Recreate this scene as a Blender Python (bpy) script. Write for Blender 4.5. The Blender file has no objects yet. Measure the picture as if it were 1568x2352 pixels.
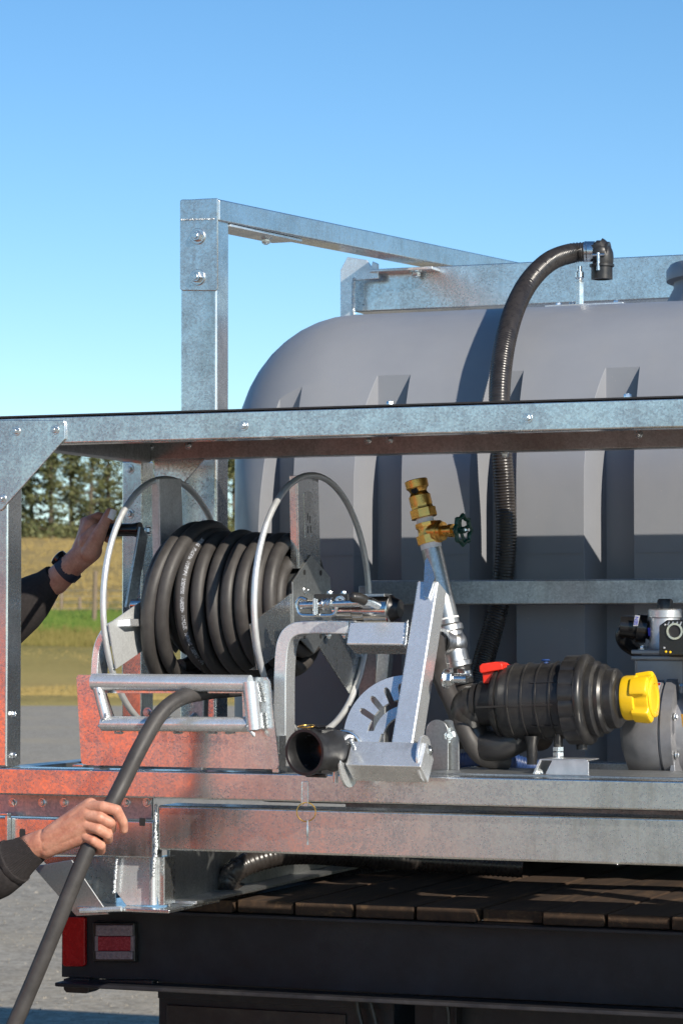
import bpy, bmesh, math, random
from mathutils import Vector, Matrix, noise
R = math.radians
V = Vector
random.seed(7)
sc = bpy.context.scene
col = sc.collection

# ------------------------------------------------------------------ camera
EYE, DIST, TH, FPX = 1.85, 6.19, R(21.3), 6500.0
PITCH = math.atan(264 / FPX)
camF0 = V((-math.sin(TH), math.cos(TH), 0))
camR = V((math.cos(TH), math.sin(TH), 0))
camF = camF0 * math.cos(PITCH) + V((0, 0, 1)) * math.sin(PITCH)
camU = camR.cross(camF)
C0 = V((DIST * math.sin(TH), -DIST * math.cos(TH), EYE))
cd = bpy.data.cameras.new('camera')
cam = bpy.data.objects.new('camera', cd)
col.objects.link(cam)
cd.sensor_fit = 'VERTICAL'; cd.sensor_height = 36; cd.sensor_width = 24
cd.lens = FPX / 2352 * 36
cd.clip_start = 0.1; cd.clip_end = 4000
cd.dof.use_dof = True; cd.dof.focus_distance = 6.25; cd.dof.aperture_fstop = 14
cam.location = C0
cam.rotation_euler = Matrix((camR, camU, -camF)).transposed().to_euler()
sc.camera = cam

# ------------------------------------------------------------------ sky, sun, exposure
SUN = V((1.45, -1.0, 0.9)).normalized()
elev = math.asin(SUN.z)
w = bpy.data.worlds.new('World'); sc.world = w; w.use_nodes = True
nt = w.node_tree; nt.nodes.clear()
sky = nt.nodes.new('ShaderNodeTexSky'); sky.sky_type = 'NISHITA'; sky.sun_disc = False
sky.sun_elevation = elev; sky.sun_rotation = math.atan2(SUN.x, SUN.y)
sky.air_density = 0.85; sky.dust_density = 0.05; sky.ozone_density = 2.6; sky.altitude = 300
bg = nt.nodes.new('ShaderNodeBackground'); bg.inputs[1].default_value = 0.12
out = nt.nodes.new('ShaderNodeOutputWorld')
hs = nt.nodes.new('ShaderNodeHueSaturation'); hs.inputs['Saturation'].default_value = 1.2; hs.inputs['Hue'].default_value = 0.497
nt.links.new(sky.outputs[0], hs.inputs['Color']); nt.links.new(hs.outputs[0], bg.inputs[0]); nt.links.new(bg.outputs[0], out.inputs[0])
sl = bpy.data.lights.new('sun', 'SUN'); sl.energy = 5.0; sl.angle = R(0.5); sl.color = (1.0, 0.92, 0.80)
so = bpy.data.objects.new('sun', sl); col.objects.link(so)
so.rotation_euler = SUN.to_track_quat('Z', 'Y').to_euler(); so.location = (20, -20, 20)
sc.view_settings.view_transform = 'Standard'; sc.view_settings.look = 'None'
sc.view_settings.exposure = 0.28; sc.view_settings.gamma = 1

# ------------------------------------------------------------------ measuring: a point of the picture on the plane Y
def P(px, py, Y=0.0):
    d = camF * FPX + camR * (px - 784) + camU * (1176 - py)
    t = (Y - C0.y) / d.y
    return C0 + d * t

# ------------------------------------------------------------------ materials
def newmat(name):
    m = bpy.data.materials.new(name); m.use_nodes = True
    return m, m.node_tree, m.node_tree.nodes['Principled BSDF']
def coords(t, scale=1.0, vec=None, jitter=False):
    tc = t.nodes.new('ShaderNodeTexCoord'); mp = t.nodes.new('ShaderNodeMapping')
    t.links.new(tc.outputs['Object'], mp.inputs[0])
    mp.inputs['Scale'].default_value = vec or (scale,) * 3
    if jitter:
        oi = t.nodes.new('ShaderNodeObjectInfo'); ml_ = t.nodes.new('ShaderNodeVectorMath'); ml_.operation = 'SCALE'; ml_.inputs[0].default_value = (17, 31, 23)
        t.links.new(oi.outputs['Random'], ml_.inputs['Scale']); t.links.new(ml_.outputs[0], mp.inputs['Location'])
    return mp.outputs[0]
def tnoise(t, v, scale, detail=5, rough=0.6, dist=0.0):
    n = t.nodes.new('ShaderNodeTexNoise'); n.inputs['Scale'].default_value = scale
    n.inputs['Detail'].default_value = detail; n.inputs['Roughness'].default_value = rough
    n.inputs['Distortion'].default_value = dist
    t.links.new(v, n.inputs['Vector']); return n.outputs['Fac']
def tvor(t, v, scale, outn='Color'):
    n = t.nodes.new('ShaderNodeTexVoronoi'); n.inputs['Scale'].default_value = scale
    t.links.new(v, n.inputs['Vector'])
    if outn == 'Color':
        s = t.nodes.new('ShaderNodeSeparateColor'); t.links.new(n.outputs['Color'], s.inputs[0]); return s.outputs[0]
    return n.outputs[outn]
def ramp(t, f, stops):
    r = t.nodes.new('ShaderNodeValToRGB'); e = r.color_ramp.elements
    while len(e) < len(stops): e.new(0.5)
    for el, (p, c) in zip(e, stops):
        el.position = p; el.color = (c if len(c) == 4 else (*c, 1)) if hasattr(c, '__len__') else (c, c, c, 1)
    t.links.new(f, r.inputs[0]); return r.outputs[0]
def mixc(t, a, b, f, mode='MIX'):
    m = t.nodes.new('ShaderNodeMix'); m.data_type = 'RGBA'; m.blend_type = mode
    for k, x in ((6, a), (7, b), (0, f)):
        if hasattr(x, 'links') or hasattr(x, 'is_linked'): t.links.new(x, m.inputs[k])
        else: m.inputs[k].default_value = ((*x, 1) if len(x) == 3 else x) if hasattr(x, '__len__') else x
    return m.outputs[2]
def mth(t, op, a, b):
    m = t.nodes.new('ShaderNodeMath'); m.operation = op
    for k, x in ((0, a), (1, b)):
        if hasattr(x, 'is_linked'): t.links.new(x, m.inputs[k])
        else: m.inputs[k].default_value = x
    return m.outputs[0]
def bump(t, b, h, strength=0.2, dist=0.002):
    n = t.nodes.new('ShaderNodeBump'); n.inputs['Strength'].default_value = strength
    n.inputs['Distance'].default_value = dist
    t.links.new(h, n.inputs['Height']); t.links.new(n.outputs[0], b.inputs['Normal'])

def galv(name, dark=0.5, light=0.84, rough=0.25, tint=(0.98, 1.0, 0.995), metal=0.96, bumps=0.08):
    m, t, b = newmat(name); v = coords(t, jitter=True)
    cloud = tnoise(t, v, 7, 7, 0.7, 0.9); fine = tnoise(t, v, 260, 4, 0.7)
    sp = tvor(t, v, 230); streak = tnoise(t, coords(t, vec=(70, 70, 4), jitter=True), 1.0, 4)
    a = mth(t, 'ADD', mth(t, 'MULTIPLY', cloud, 0.55), mth(t, 'MULTIPLY', sp, 0.16))
    a = mth(t, 'ADD', a, mth(t, 'MULTIPLY', fine, 0.2)); a = mth(t, 'ADD', a, mth(t, 'MULTIPLY', streak, 0.22))
    c = ramp(t, a, [(0.38, tuple(dark * x for x in tint)), (0.68, tuple(light * x for x in tint))])
    spots = ramp(t, tnoise(t, v, 95, 3, 0.8), [(0.2, 0.4), (0.28, 1.0)])
    c = mixc(t, c, spots, 0.25, 'MULTIPLY')
    grime = ramp(t, mth(t, 'ADD', mth(t, 'MULTIPLY', tnoise(t, v, 2.6, 5, 0.65), 0.7), mth(t, 'MULTIPLY', streak, 0.3)), [(0.52, 0.0), (0.68, 0.5)])
    c = mixc(t, c, (0.2, 0.185, 0.16), grime)
    t.links.new(c, b.inputs['Base Color']); b.inputs['Metallic'].default_value = metal
    t.links.new(ramp(t, a, [(0.35, rough + 0.1), (0.7, rough - 0.07)]), b.inputs['Roughness'])
    hh = mth(t, 'ADD', mth(t, 'MULTIPLY', tnoise(t, v, 16, 3), 1.6), mth(t, 'MULTIPLY', fine, 0.05))
    fl_ = ramp(t, mth(t, 'MULTIPLY', tnoise(t, v, 210, 3, 0.7), ramp(t, tnoise(t, v, 6, 3), [(0.42, 0.55), (0.6, 1.05)])), [(0.54, 0.0), (0.64, 0.25)])
    c = mixc(t, c, tuple(min(1, light * 1.12 * x) for x in tint), fl_)
    t.links.new(c, b.inputs['Base Color'])
    bump(t, b, hh, bumps, 0.0016)
    return m
def plain(name, c, rough=0.5, metal=0.0, var=0.25, sc_=30, bumps=0.08, spec=0.5, dust=0.0, dustc=(0.3, 0.26, 0.2)):
    m, t, b = newmat(name); v = coords(t)
    n = tnoise(t, v, sc_, 6, 0.65)
    cc = ramp(t, n, [(0.3, tuple(x * (1 - var) for x in c)), (0.7, tuple(min(1, x * (1 + var)) for x in c))])
    if dust:
        d = ramp(t, tnoise(t, v, sc_ * 0.35, 8, 0.75, 0.4), [(0.48, 0.0), (0.72, dust)])
        cc = mixc(t, cc, dustc, d)
        sp = ramp(t, tnoise(t, v, 330, 2, 0.6), [(0.68, 0.0), (0.75, min(1, dust * 1.6))])
        cc = mixc(t, cc, dustc, sp)
    t.links.new(cc, b.inputs['Base Color'])
    b.inputs['Metallic'].default_value = metal
    t.links.new(ramp(t, n, [(0.3, max(0.05, rough - 0.06)), (0.7, min(1, rough + 0.08))]), b.inputs['Roughness'])
    b.inputs['Specular IOR Level'].default_value = spec
    bump(t, b, tnoise(t, v, sc_ * 6, 4), bumps, 0.001)
    return m
M = {}
M['galv'] = galv('galvanised_steel')
M['galv_dull'] = galv('weathered_galvanised_steel', 0.34, 0.6, 0.40)
M['galv_bright'] = galv('fresh_galvanised_steel', 0.66, 0.92, 0.3, (0.98, 1.0, 1.01), 0.72)
M['galv_matte'] = galv('matte_galvanised_plate', 0.5, 0.72, 0.4, (0.98, 1.0, 0.99), 0.45)
M['wire'] = plain('pale_silver_wire', (0.72, 0.73, 0.73), 0.38, 0.6, 0.06, 40, 0.05)
M['zinc'] = plain('zinc_plated_bolt', (0.72, 0.75, 0.76), 0.24, 1.0, 0.12, 120, 0.15)
M['chrome'] = plain('polished_steel', (0.8, 0.78, 0.74), 0.14, 1.0, 0.06, 60, 0.03)
M['brass'] = plain('brass', (0.82, 0.46, 0.12), 0.3, 1.0, 0.18, 60, 0.2)
M['weld'] = plain('weld_bead', (0.66, 0.69, 0.7), 0.4, 1.0, 0.35, 160, 1.0)
M['black_sheet'] = plain('black_rubber_sheet', (0.018, 0.018, 0.02), 0.7)
M['rubber'] = plain('hose_rubber', (0.046, 0.042, 0.04), 0.5, 0, 0.2, 25, 0.2, 0.4, 0.16, (0.16, 0.145, 0.13))
M['corrug'] = plain('corrugated_hose_plastic', (0.028, 0.024, 0.022), 0.28, 0, 0.3, 40, 0.1, 0.5)
M['blue_hose'] = plain('blue_lay_hose', (0.02, 0.05, 0.16), 0.45)
M['black_plastic'] = plain('black_moulded_plastic', (0.019, 0.018, 0.018), 0.36, 0, 0.25, 30, 0.1, 0.5, 0.2, (0.17, 0.155, 0.125))
M['black_gloss'] = plain('black_gloss_plastic', (0.012, 0.012, 0.013), 0.2, 0, 0.2, 40, 0.15)
M['yellow'] = plain('yellow_plastic', (0.82, 0.5, 0.01), 0.35, 0, 0.05)
M['red'] = plain('red_plastic', (0.75, 0.03, 0.012), 0.35, 0, 0.05)
M['green'] = plain('green_painted_iron', (0.005, 0.05, 0.035), 0.35, 0, 0.25)
M['tape'] = plain('white_thread_tape', (0.75, 0.75, 0.75), 0.6)
M['white'] = plain('white_label', (0.42, 0.43, 0.46), 0.5, 0, 0.03)
M['blue_ink'] = plain('blue_ink', (0.02, 0.03, 0.45), 0.5, 0, 0.03)
M['red_ink'] = plain('red_ink', (0.35, 0.02, 0.02), 0.5, 0, 0.03)
M['black_ink'] = plain('black_ink', (0.02, 0.02, 0.02), 0.5, 0, 0.03)
M['hose_ink'] = plain('pale_hose_print', (0.34, 0.35, 0.38), 0.6, 0, 0.3, 300)
M['pump'] = plain('cast_aluminium', (0.3, 0.3, 0.315), 0.45, 0.6, 0.12, 25, 0.12, 0.5, 0.15, (0.12, 0.11, 0.1))
M['castzinc'] = plain('cast_galvanised_fitting', (0.6, 0.6, 0.6), 0.33, 1.0, 0.18, 90, 0.35)
M['alu'] = plain('bare_aluminium', (0.66, 0.66, 0.66), 0.4, 0.9, 0.1, 60, 0.2)
M['truck_black'] = plain('black_truck_paint', (0.016, 0.016, 0.02), 0.5, 0, 0.4, 12, 0.25, 0.4, 0.28, (0.11, 0.1, 0.09))
M['lens_red'] = plain('red_reflector', (0.42, 0.003, 0.006), 0.25, 0, 0.12, 60, 0.1)
M['lens_clear'] = plain('pale_lamp_lens', (0.22, 0.18, 0.2), 0.2, 0, 0.3, 120, 0.3)
M['lens_pink'] = plain('red_lamp_lens', (0.3, 0.02, 0.035), 0.25, 0, 0.3, 200, 0.3)
M['tyre'] = plain('tyre_rubber', (0.02, 0.02, 0.02), 0.8)
M['skin'] = plain('skin', (0.55, 0.255, 0.17), 0.45, 0, 0.12, 18, 0.12, 0.4)
def skin_detail():
    t = M['skin'].node_tree; b = t.nodes['Principled BSDF']; v = coords(t)
    a = tnoise(t, v, 38, 5, 0.6); f = tnoise(t, v, 170, 4, 0.6)
    c = ramp(t, a, [(0.3, (0.42, 0.165, 0.11)), (0.5, (0.55, 0.255, 0.17)), (0.72, (0.63, 0.33, 0.23))])
    c = mixc(t, c, ramp(t, f, [(0.35, 0.82), (0.6, 1.0)]), 0.7, 'MULTIPLY')
    t.links.new(c, b.inputs['Base Color'])
    bump(t, b, mth(t, 'ADD', tnoise(t, coords(t, vec=(260, 260, 90)), 1.0, 3), mth(t, 'MULTIPLY', tvor(t, v, 420, 'Distance'), 0.8)), 0.35, 0.0007)
skin_detail()
M['skin'].node_tree.nodes['Principled BSDF'].inputs['Subsurface Weight'].default_value = 0.12
M['skin'].node_tree.nodes['Principled BSDF'].inputs['Subsurface Radius'].default_value = (0.01, 0.004, 0.002)
M['nail'] = plain('fingernail', (0.66, 0.38, 0.3), 0.25, 0, 0.05)
M['cloth'] = plain('dark_jumper_knit', (0.032, 0.028, 0.028), 0.9, 0, 0.3, 140, 1.0, 0.2)
M['cloth2'] = plain('dark_trousers', (0.02, 0.022, 0.03), 0.9, 0, 0.3, 90, 0.6, 0.2)
M['hair'] = plain('brown_hair', (0.05, 0.03, 0.02), 0.6, 0, 0.4, 90, 1.0)
M['watch'] = plain('navy_silicone_strap', (0.016, 0.018, 0.035), 0.5)
M['truck_dirty'] = plain('dusty_black_beam', (0.018, 0.018, 0.022), 0.55, 0, 0.6, 7, 0.3, 0.4, 0.34, (0.075, 0.068, 0.062))
M['clean_black'] = plain('clean_black_plastic', (0.014, 0.014, 0.015), 0.42, 0, 0.2, 40, 0.1)
M['orange'] = plain('orange_machine_paint', (1.0, 0.12, 0.002), 0.4, 0, 0.08)
M['post'] = plain('weathered_timber', (0.2, 0.15, 0.1), 0.85, 0, 0.3, 20, 0.5)

def tank_mat():
    m, t, b = newmat('grey_polyethylene'); v = coords(t)
    n = tnoise(t, v, 3, 6, 0.6)
    c = ramp(t, n, [(0.3, (0.212, 0.222, 0.246)), (0.7, (0.248, 0.257, 0.28))])
    s = ramp(t, tnoise(t, v, 120, 2, 0.5), [(0.74, 0.0), (0.79, 0.5)])
    c = mixc(t, c, (0.36, 0.34, 0.32), s)
    d = ramp(t, tnoise(t, coords(t, vec=(9, 9, 1.5)), 1.0, 6, 0.7), [(0.5, 0.0), (0.8, 0.22)])
    c = mixc(t, c, (0.3, 0.285, 0.265), d)
    t.links.new(c, b.inputs['Base Color'])
    t.links.new(ramp(t, tnoise(t, v, 14, 5), [(0.3, 0.36), (0.7, 0.5)]), b.inputs['Roughness'])
    bump(t, b, mth(t, 'ADD', tnoise(t, v, 240, 3), mth(t, 'MULTIPLY', tnoise(t, v, 7, 3), 3.0)), 0.14, 0.001)
    return m
M['tank'] = tank_mat()
def wood_mat():
    m, t, b = newmat('deck_timber')
    v = coords(t, vec=(30, 3, 30)); n = tnoise(t, v, 1.0, 8, 0.7, 1.2)
    c = ramp(t, n, [(0.3, (0.02, 0.012, 0.007)), (0.55, (0.05, 0.028, 0.015)), (0.75, (0.16, 0.095, 0.045))])
    t.links.new(c, b.inputs['Base Color']); b.inputs['Roughness'].default_value = 0.8
    bump(t, b, n, 0.5, 0.002); return m
M['wood'] = wood_mat()
def ground_mat():
    m, t, b = newmat('pale_gravel'); v = coords(t)
    big = tnoise(t, v, 0.35, 6, 0.6); mid = tnoise(t, v, 3.0, 8, 0.75); st = tvor(t, v, 22); st2 = tvor(t, v, 60)
    a = mth(t, 'ADD', mth(t, 'MULTIPLY', mid, 0.45), mth(t, 'MULTIPLY', st, 0.28))
    a = mth(t, 'ADD', a, mth(t, 'MULTIPLY', st2, 0.22))
    c = ramp(t, a, [(0.2, (0.15, 0.132, 0.105)), (0.5, (0.3, 0.27, 0.22)), (0.8, (0.44, 0.4, 0.33))])
    sand = ramp(t, big, [(0.5, 0.0), (0.66, 0.6)])
    c = mixc(t, c, (0.36, 0.3, 0.21), sand)
    weeds = ramp(t, tnoise(t, v, 1.1, 7, 0.7), [(0.66, 0.0), (0.72, 0.6)])
    c = mixc(t, c, (0.2, 0.2, 0.05), weeds)
    t.links.new(c, b.inputs['Base Color']); b.inputs['Roughness'].default_value = 0.95
    bump(t, b, mth(t, 'ADD', st, mid), 1.0, 0.02); return m
M['gravel'] = ground_mat()
def field_mat():
    m, t, b = newmat('field_grass'); tc = t.nodes.new('ShaderNodeTexCoord')
    sp = t.nodes.new('ShaderNodeAttribute'); sp.attribute_name = 'band'
    v = tc.outputs['Object']
    vv = coords(t, vec=(0.5, 0.5, 1.5))
    n = tnoise(t, vv, 1.0, 9, 0.72); n2 = tnoise(t, v, 6.0, 6, 0.8); n3 = tnoise(t, coords(t, vec=(0.05, 0.22, 0.3)), 1.0, 5)
    f = mth(t, 'ADD', sp.outputs['Fac'], mth(t, 'MULTIPLY', mth(t, 'SUBTRACT', n, 0.5), 0.12))
    dry = (0.3, 0.22, 0.085); olive = (0.33, 0.27, 0.1); green = (0.1, 0.19, 0.03)
    c = ramp(t, f, [(0.0, olive), (0.10, (0.34, 0.26, 0.1)), (0.2, (0.3, 0.25, 0.09)), (0.27, (0.17, 0.15, 0.045)), (0.33, (0.15, 0.14, 0.035)),
                    (0.40, green), (0.47, (0.12, 0.165, 0.035)), (0.54, dry), (0.9, (0.33, 0.24, 0.1))])
    k = ramp(t, mth(t, 'ADD', mth(t, 'MULTIPLY', n2, 0.5), mth(t, 'MULTIPLY', n3, 0.5)), [(0.3, 0.75), (0.7, 1.35)])
    c = mixc(t, c, k, 1.0, 'MULTIPLY')
    t.links.new(c, b.inputs['Base Color']); b.inputs['Roughness'].default_value = 1.0
    b.inputs['Specular IOR Level'].default_value = 0.1
    bump(t, b, n2, 0.8, 0.1); return m
M['field'] = field_mat()
def leaf_mat(name, c1, c2):
    m, t, b = newmat(name)
    oi = t.nodes.new('ShaderNodeNewGeometry')
    c = ramp(t, oi.outputs['Random Per Island'], [(0.0, c1), (1.0, c2)])
    t.links.new(c, b.inputs['Base Color']); b.inputs['Roughness'].default_value = 0.8
    b.inputs['Specular IOR Level'].default_value = 0.2
    return m
M['leaf'] = leaf_mat('conifer_foliage', (0.045, 0.06, 0.02), (0.19, 0.19, 0.085))
M['grass'] = leaf_mat('green_grass_blades', (0.06, 0.13, 0.018), (0.18, 0.22, 0.05))
M['olivegrass'] = leaf_mat('olive_grass_blades', (0.13, 0.12, 0.03), (0.26, 0.21, 0.07))
M['drygrass'] = leaf_mat('dry_grass_blades', (0.22, 0.16, 0.05), (0.4, 0.3, 0.12))
M['bark'] = plain('bark', (0.13, 0.1, 0.075), 0.9, 0, 0.3, 8, 0.6)
M['stone'] = leaf_mat('gravel_stones', (0.16, 0.145, 0.12), (0.33, 0.3, 0.25))

# ------------------------------------------------------------------ object helpers
def thing(name, label, cat, loc=(0, 0, 0), group=None):
    o = bpy.data.objects.new(name, None); col.objects.link(o); o.location = loc
    o.empty_display_size = 0.1
    o['label'] = label; o['category'] = cat
    if group: o['group'] = group
    return o
def tag(o, label=None, cat=None, group=None, kind=None):
    for k, x in (('label', label), ('category', cat), ('group', group), ('kind', kind)):
        if x: o[k] = x
    return o
def attach(o, parent, M0=None):
    W = V((0, 0, 0)); p = parent
    while p: W += p.location; p = p.parent
    col.objects.link(o); o.parent = parent
    if M0 is None: o.location = -W
    else: o.matrix_local = Matrix.Translation(-W) @ M0
    return o
class MB:
    def __init__(s): s.bm = bmesh.new()
    def faces(s, pts, fs):
        vs = [s.bm.verts.new(p) for p in pts]
        for f in fs:
            try: s.bm.faces.new([vs[i] for i in f])
            except ValueError: pass
        return s
    def hexa(s, p):   # 8 points: 4 lower (ccw), 4 upper
        return s.faces(p, [(0, 3, 2, 1), (4, 5, 6, 7), (0, 1, 5, 4), (1, 2, 6, 5), (2, 3, 7, 6), (3, 0, 4, 7)])
    def box(s, x0, x1, y0, y1, z0, z1):
        x0, x1 = sorted((x0, x1)); y0, y1 = sorted((y0, y1)); z0, z1 = sorted((z0, z1))
        return s.hexa([V(q) for q in ((x0, y0, z0), (x1, y0, z0), (x1, y1, z0), (x0, y1, z0), (x0, y0, z1), (x1, y0, z1), (x1, y1, z1), (x0, y1, z1))])
    def beam(s, a, b, wd, dp, n, back=True):
        """box from a to b; face normal n, width wd across, depth dp behind the face"""
        a, b, n = V(a), V(b), V(n).normalized(); ax = (b - a).normalized()
        n = (n - ax * n.dot(ax)).normalized(); sd = ax.cross(n) * (wd / 2); k = -n * dp
        return s.hexa([a - sd, a + sd, a + sd + k, a - sd + k, b - sd, b + sd, b + sd + k, b - sd + k])
    def prism(s, poly, th):
        th = V(th); n = len(poly); pts = [V(p) for p in poly] + [V(p) + th for p in poly]
        fs = [tuple(range(n - 1, -1, -1)), tuple(range(n, 2 * n))] + [(i, (i + 1) % n, n + (i + 1) % n, n + i) for i in range(n)]
        return s.faces(pts, fs)
    def lathe(s, o, axis, prof, n=32, shape=None):
        o, ax = V(o), V(axis).normalized()
        u = ax.orthogonal().normalized(); 
        if abs(ax.z) < 0.9: u = V((0, 0, 1)); u = (u - ax * u.dot(ax)).normalized()
        v = ax.cross(u); rings = []
        for t, r in prof:
            if r <= 1e-6: rings.append([s.bm.verts.new(o + ax * t)]); continue
            rings.append([s.bm.verts.new(o + ax * t + (u * math.cos(2 * math.pi * i / n) + v * math.sin(2 * math.pi * i / n)) * r * (shape(i / n, t) if shape else 1)) for i in range(n)])
        for A, B in zip(rings, rings[1:]):
            for i in range(n):
                j = (i + 1) % n
                if len(A) == 1 and len(B) == 1: continue
                if len(A) == 1: s.bm.faces.new((A[0], B[j], B[i]))
                elif len(B) == 1: s.bm.faces.new((A[i], A[j], B[0]))
                else: s.bm.faces.new((A[i], A[j], B[j], B[i]))
        for A, fl in ((rings[0], True), (rings[-1], False)):
            if len(A) > 2: s.bm.faces.new(A[::-1] if fl else A)
        return s
    def cyl(s, a, b, r, n=24, r2=None):
        a, b = V(a), V(b); return s.lathe(a, b - a, [(0, r), ((b - a).length, r if r2 is None else r2)], n)
    def tube(s, pts, r, n=12, closed=False, caps=True, rf=None, flute=0):
        pts = [V(p) for p in pts]; N = len(pts); rings = []; u = None
        for i, p in enumerate(pts):
            if closed: t = pts[(i + 1) % N] - pts[i - 1]
            else: t = pts[min(i + 1, N - 1)] - pts[max(i - 1, 0)]
            t.normalize()
            if u is None: u = t.orthogonal().normalized()
            u = (u - t * u.dot(t)).normalized(); v = t.cross(u)
            rr = rf(i) if rf else r
            rings.append([s.bm.verts.new(p + (u * math.cos(2 * math.pi * k / n) + v * math.sin(2 * math.pi * k / n)) * (rr * (1 - (flute if k % 2 else 0)))) for k in range(n)])
        for i in range(N if closed else N - 1):
            A, B = rings[i], rings[(i + 1) % N]
            for k in range(n):
                j = (k + 1) % n; s.bm.faces.new((A[k], A[j], B[j], B[k]))
        if caps and not closed:
            s.bm.faces.new(rings[0][::-1]); s.bm.faces.new(rings[-1])
        return s
    def ball(s, c, r, sub=2, sx=1, sy=1, sz=1):
        bmesh.ops.create_icosphere(s.bm, subdivisions=sub, radius=r, matrix=Matrix.Translation(V(c)) @ Matrix.Diagonal((sx, sy, sz, 1))); return s
    def build(s, name, mat, parent=None, bevel=0, seg=2, ang=38):
        bmesh.ops.recalc_face_normals(s.bm, faces=s.bm.faces)
        me = bpy.data.meshes.new(name); s.bm.to_mesh(me); s.bm.free()
        me.materials.append(mat if not isinstance(mat, str) else M[mat])
        me.polygons.foreach_set('use_smooth', [True] * len(me.polygons)); me.set_sharp_from_angle(angle=R(ang))
        o = bpy.data.objects.new(name, me)
        if parent: attach(o, parent)
        else: col.objects.link(o)
        if bevel:
            md = o.modifiers.new('bevel', 'BEVEL'); md.width = bevel; md.segments = seg; md.limit_method = 'ANGLE'
            md.angle_limit = R(40); md.harden_normals = True
        return o
def smoothpath(pts, per=10):
    pts = [V(p) for p in pts]; out_ = []
    q = [pts[0] * 2 - pts[1]] + pts + [pts[-1] * 2 - pts[-2]]
    for i in range(1, len(q) - 2):
        for k in range(per):
            t = k / per; a, b, c, d = q[i - 1], q[i], q[i + 1], q[i + 2]
            out_.append(0.5 * ((2 * b) + (c - a) * t + (2 * a - 5 * b + 4 * c - d) * t * t + (3 * b - a - 3 * c + d) * t ** 3))
    out_.append(pts[-1]); return out_
def resample(pts, step):
    out_ = [pts[0]]; acc = 0
    for a, b in zip(pts, pts[1:]):
        L = (b - a).length
        while acc + L >= step:
            f = (step - acc) / L; a = a.lerp(b, f); out_.append(a.copy()); L = (b - a).length; acc = 0
            if L < 1e-9: break
        acc += L
    return out_
# bolt template: washer, hexagon head and thread end, radius 1
def bolt_mesh():
    m = MB(); m.lathe((0, 0, 0), (0, 0, 1), [(0, 1.0), (0.14, 1.0), (0.2, 0.94)], 24)
    m.lathe((0, 0, 0.2), (0, 0, 1), [(0, 0.62), (0.02, 0.68), (0.5, 0.68), (0.6, 0.6)], 6)
    m.lathe((0, 0, 0.6), (0, 0, 1), [(0, 0.38), (0.3, 0.38), (0.36, 0.32)], 12)
    o = m.build('bolt', 'zinc'); me = o.data; bpy.data.objects.remove(o); return me
BOLT = bolt_mesh()
def bolt(parent, p, n, r, name='bolt'):
    o = bpy.data.objects.new(name, BOLT)
    q = V(n).normalized().to_track_quat('Z', 'Y').to_matrix().to_4x4()
    attach(o, parent, Matrix.Translation(V(p)) @ q @ Matrix.Rotation(random.random() * 6, 4, 'Z') @ Matrix.Diagonal((r, r, r, 1)))
    return o
def weld(m, a, b, r=0.004):
    a, b = V(a), V(b); L = (b - a).length; k = max(3, int(L / (r * .62)))
    for i in range(k + 1):
        p = a.lerp(b, i / k) + V([random.uniform(-.25, .25) * r for _ in range(3)])
        m.ball(p, r * random.uniform(0.7, 1.15), 1)
NY = V((0, -1, 0))

# ------------------------------------------------------------------ setting: ground, field
# height of the land against distance from the camera
TAB = [(0, 0), (57, 0.0), (61, 0.02), (75, 1.0), (82, 1.5), (90, 2.03), (130, 3.85), (200, 7.9), (400, 16.0), (700, 15.0), (3000, 10)]
FQ = EYE / 1.62
def land(q):
    return FQ * land0(q / FQ)
def land0(q):
    for (a, za), (b, zb) in zip(TAB, TAB[1:]):
        if q <= b: return za + (zb - za) * (q - a) / (b - a)
    return TAB[-1][1]
def at_q(px, q, dz=0.0):
    q *= FQ
    p = C0 + camF0 * q + camR * ((px - 784) / FPX * q); p.z = land(q) + dz; return p
m = MB(); N = 3
L = 320
m.faces([C0 + camF0 * a + camR * b - V((0, 0, EYE)) for a in (-L, 58.6 * FQ) for b in (-L, L)], [(0, 1, 3, 2)])
g = m.build('gravel_ground', 'gravel'); tag(g, kind='structure')
m = MB(); bl = m.bm.verts.layers.float.new('band')
qs = [57.8, 58.4, 59] + [60 + i * 1.0 for i in range(40)] + [100 + i * 6 for i in range(17)] + [210 + i * 30 for i in range(8)] + [500, 700, 1200, 3000]
us = [-1.0, -.7, -.5, -.35, -.25] + [-0.2 + i * 0.008 for i in range(38)] + [.14, .2, .3, .5, .7, 1.0]
rows = []
for q in qs:
    row = []
    for u in us:
        p = C0 + camF0 * q * FQ + camR * (u * q * FQ); p.z = land(q * FQ)
        p.z += 0 if q < 58.3 else noise.noise(V((p.x * .12, p.y * .12, 0))) * min(0.35, (q - 58) * 0.02) + 0.004
        if q < 58: p.z = -0.15
        vt = m.bm.verts.new(p); vt[bl] = max(0, min(1, (q - 58) / 70)) if q < 93 else min(1, 0.5 + (q - 93) / 230)
        row.append(vt)
    rows.append(row)
for A, B in zip(rows, rows[1:]):
    for i in range(len(us) - 1): m.bm.faces.new((A[i], A[i + 1], B[i + 1], B[i]))
tag(m.build('grass_field', 'field'), kind='structure')
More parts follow.
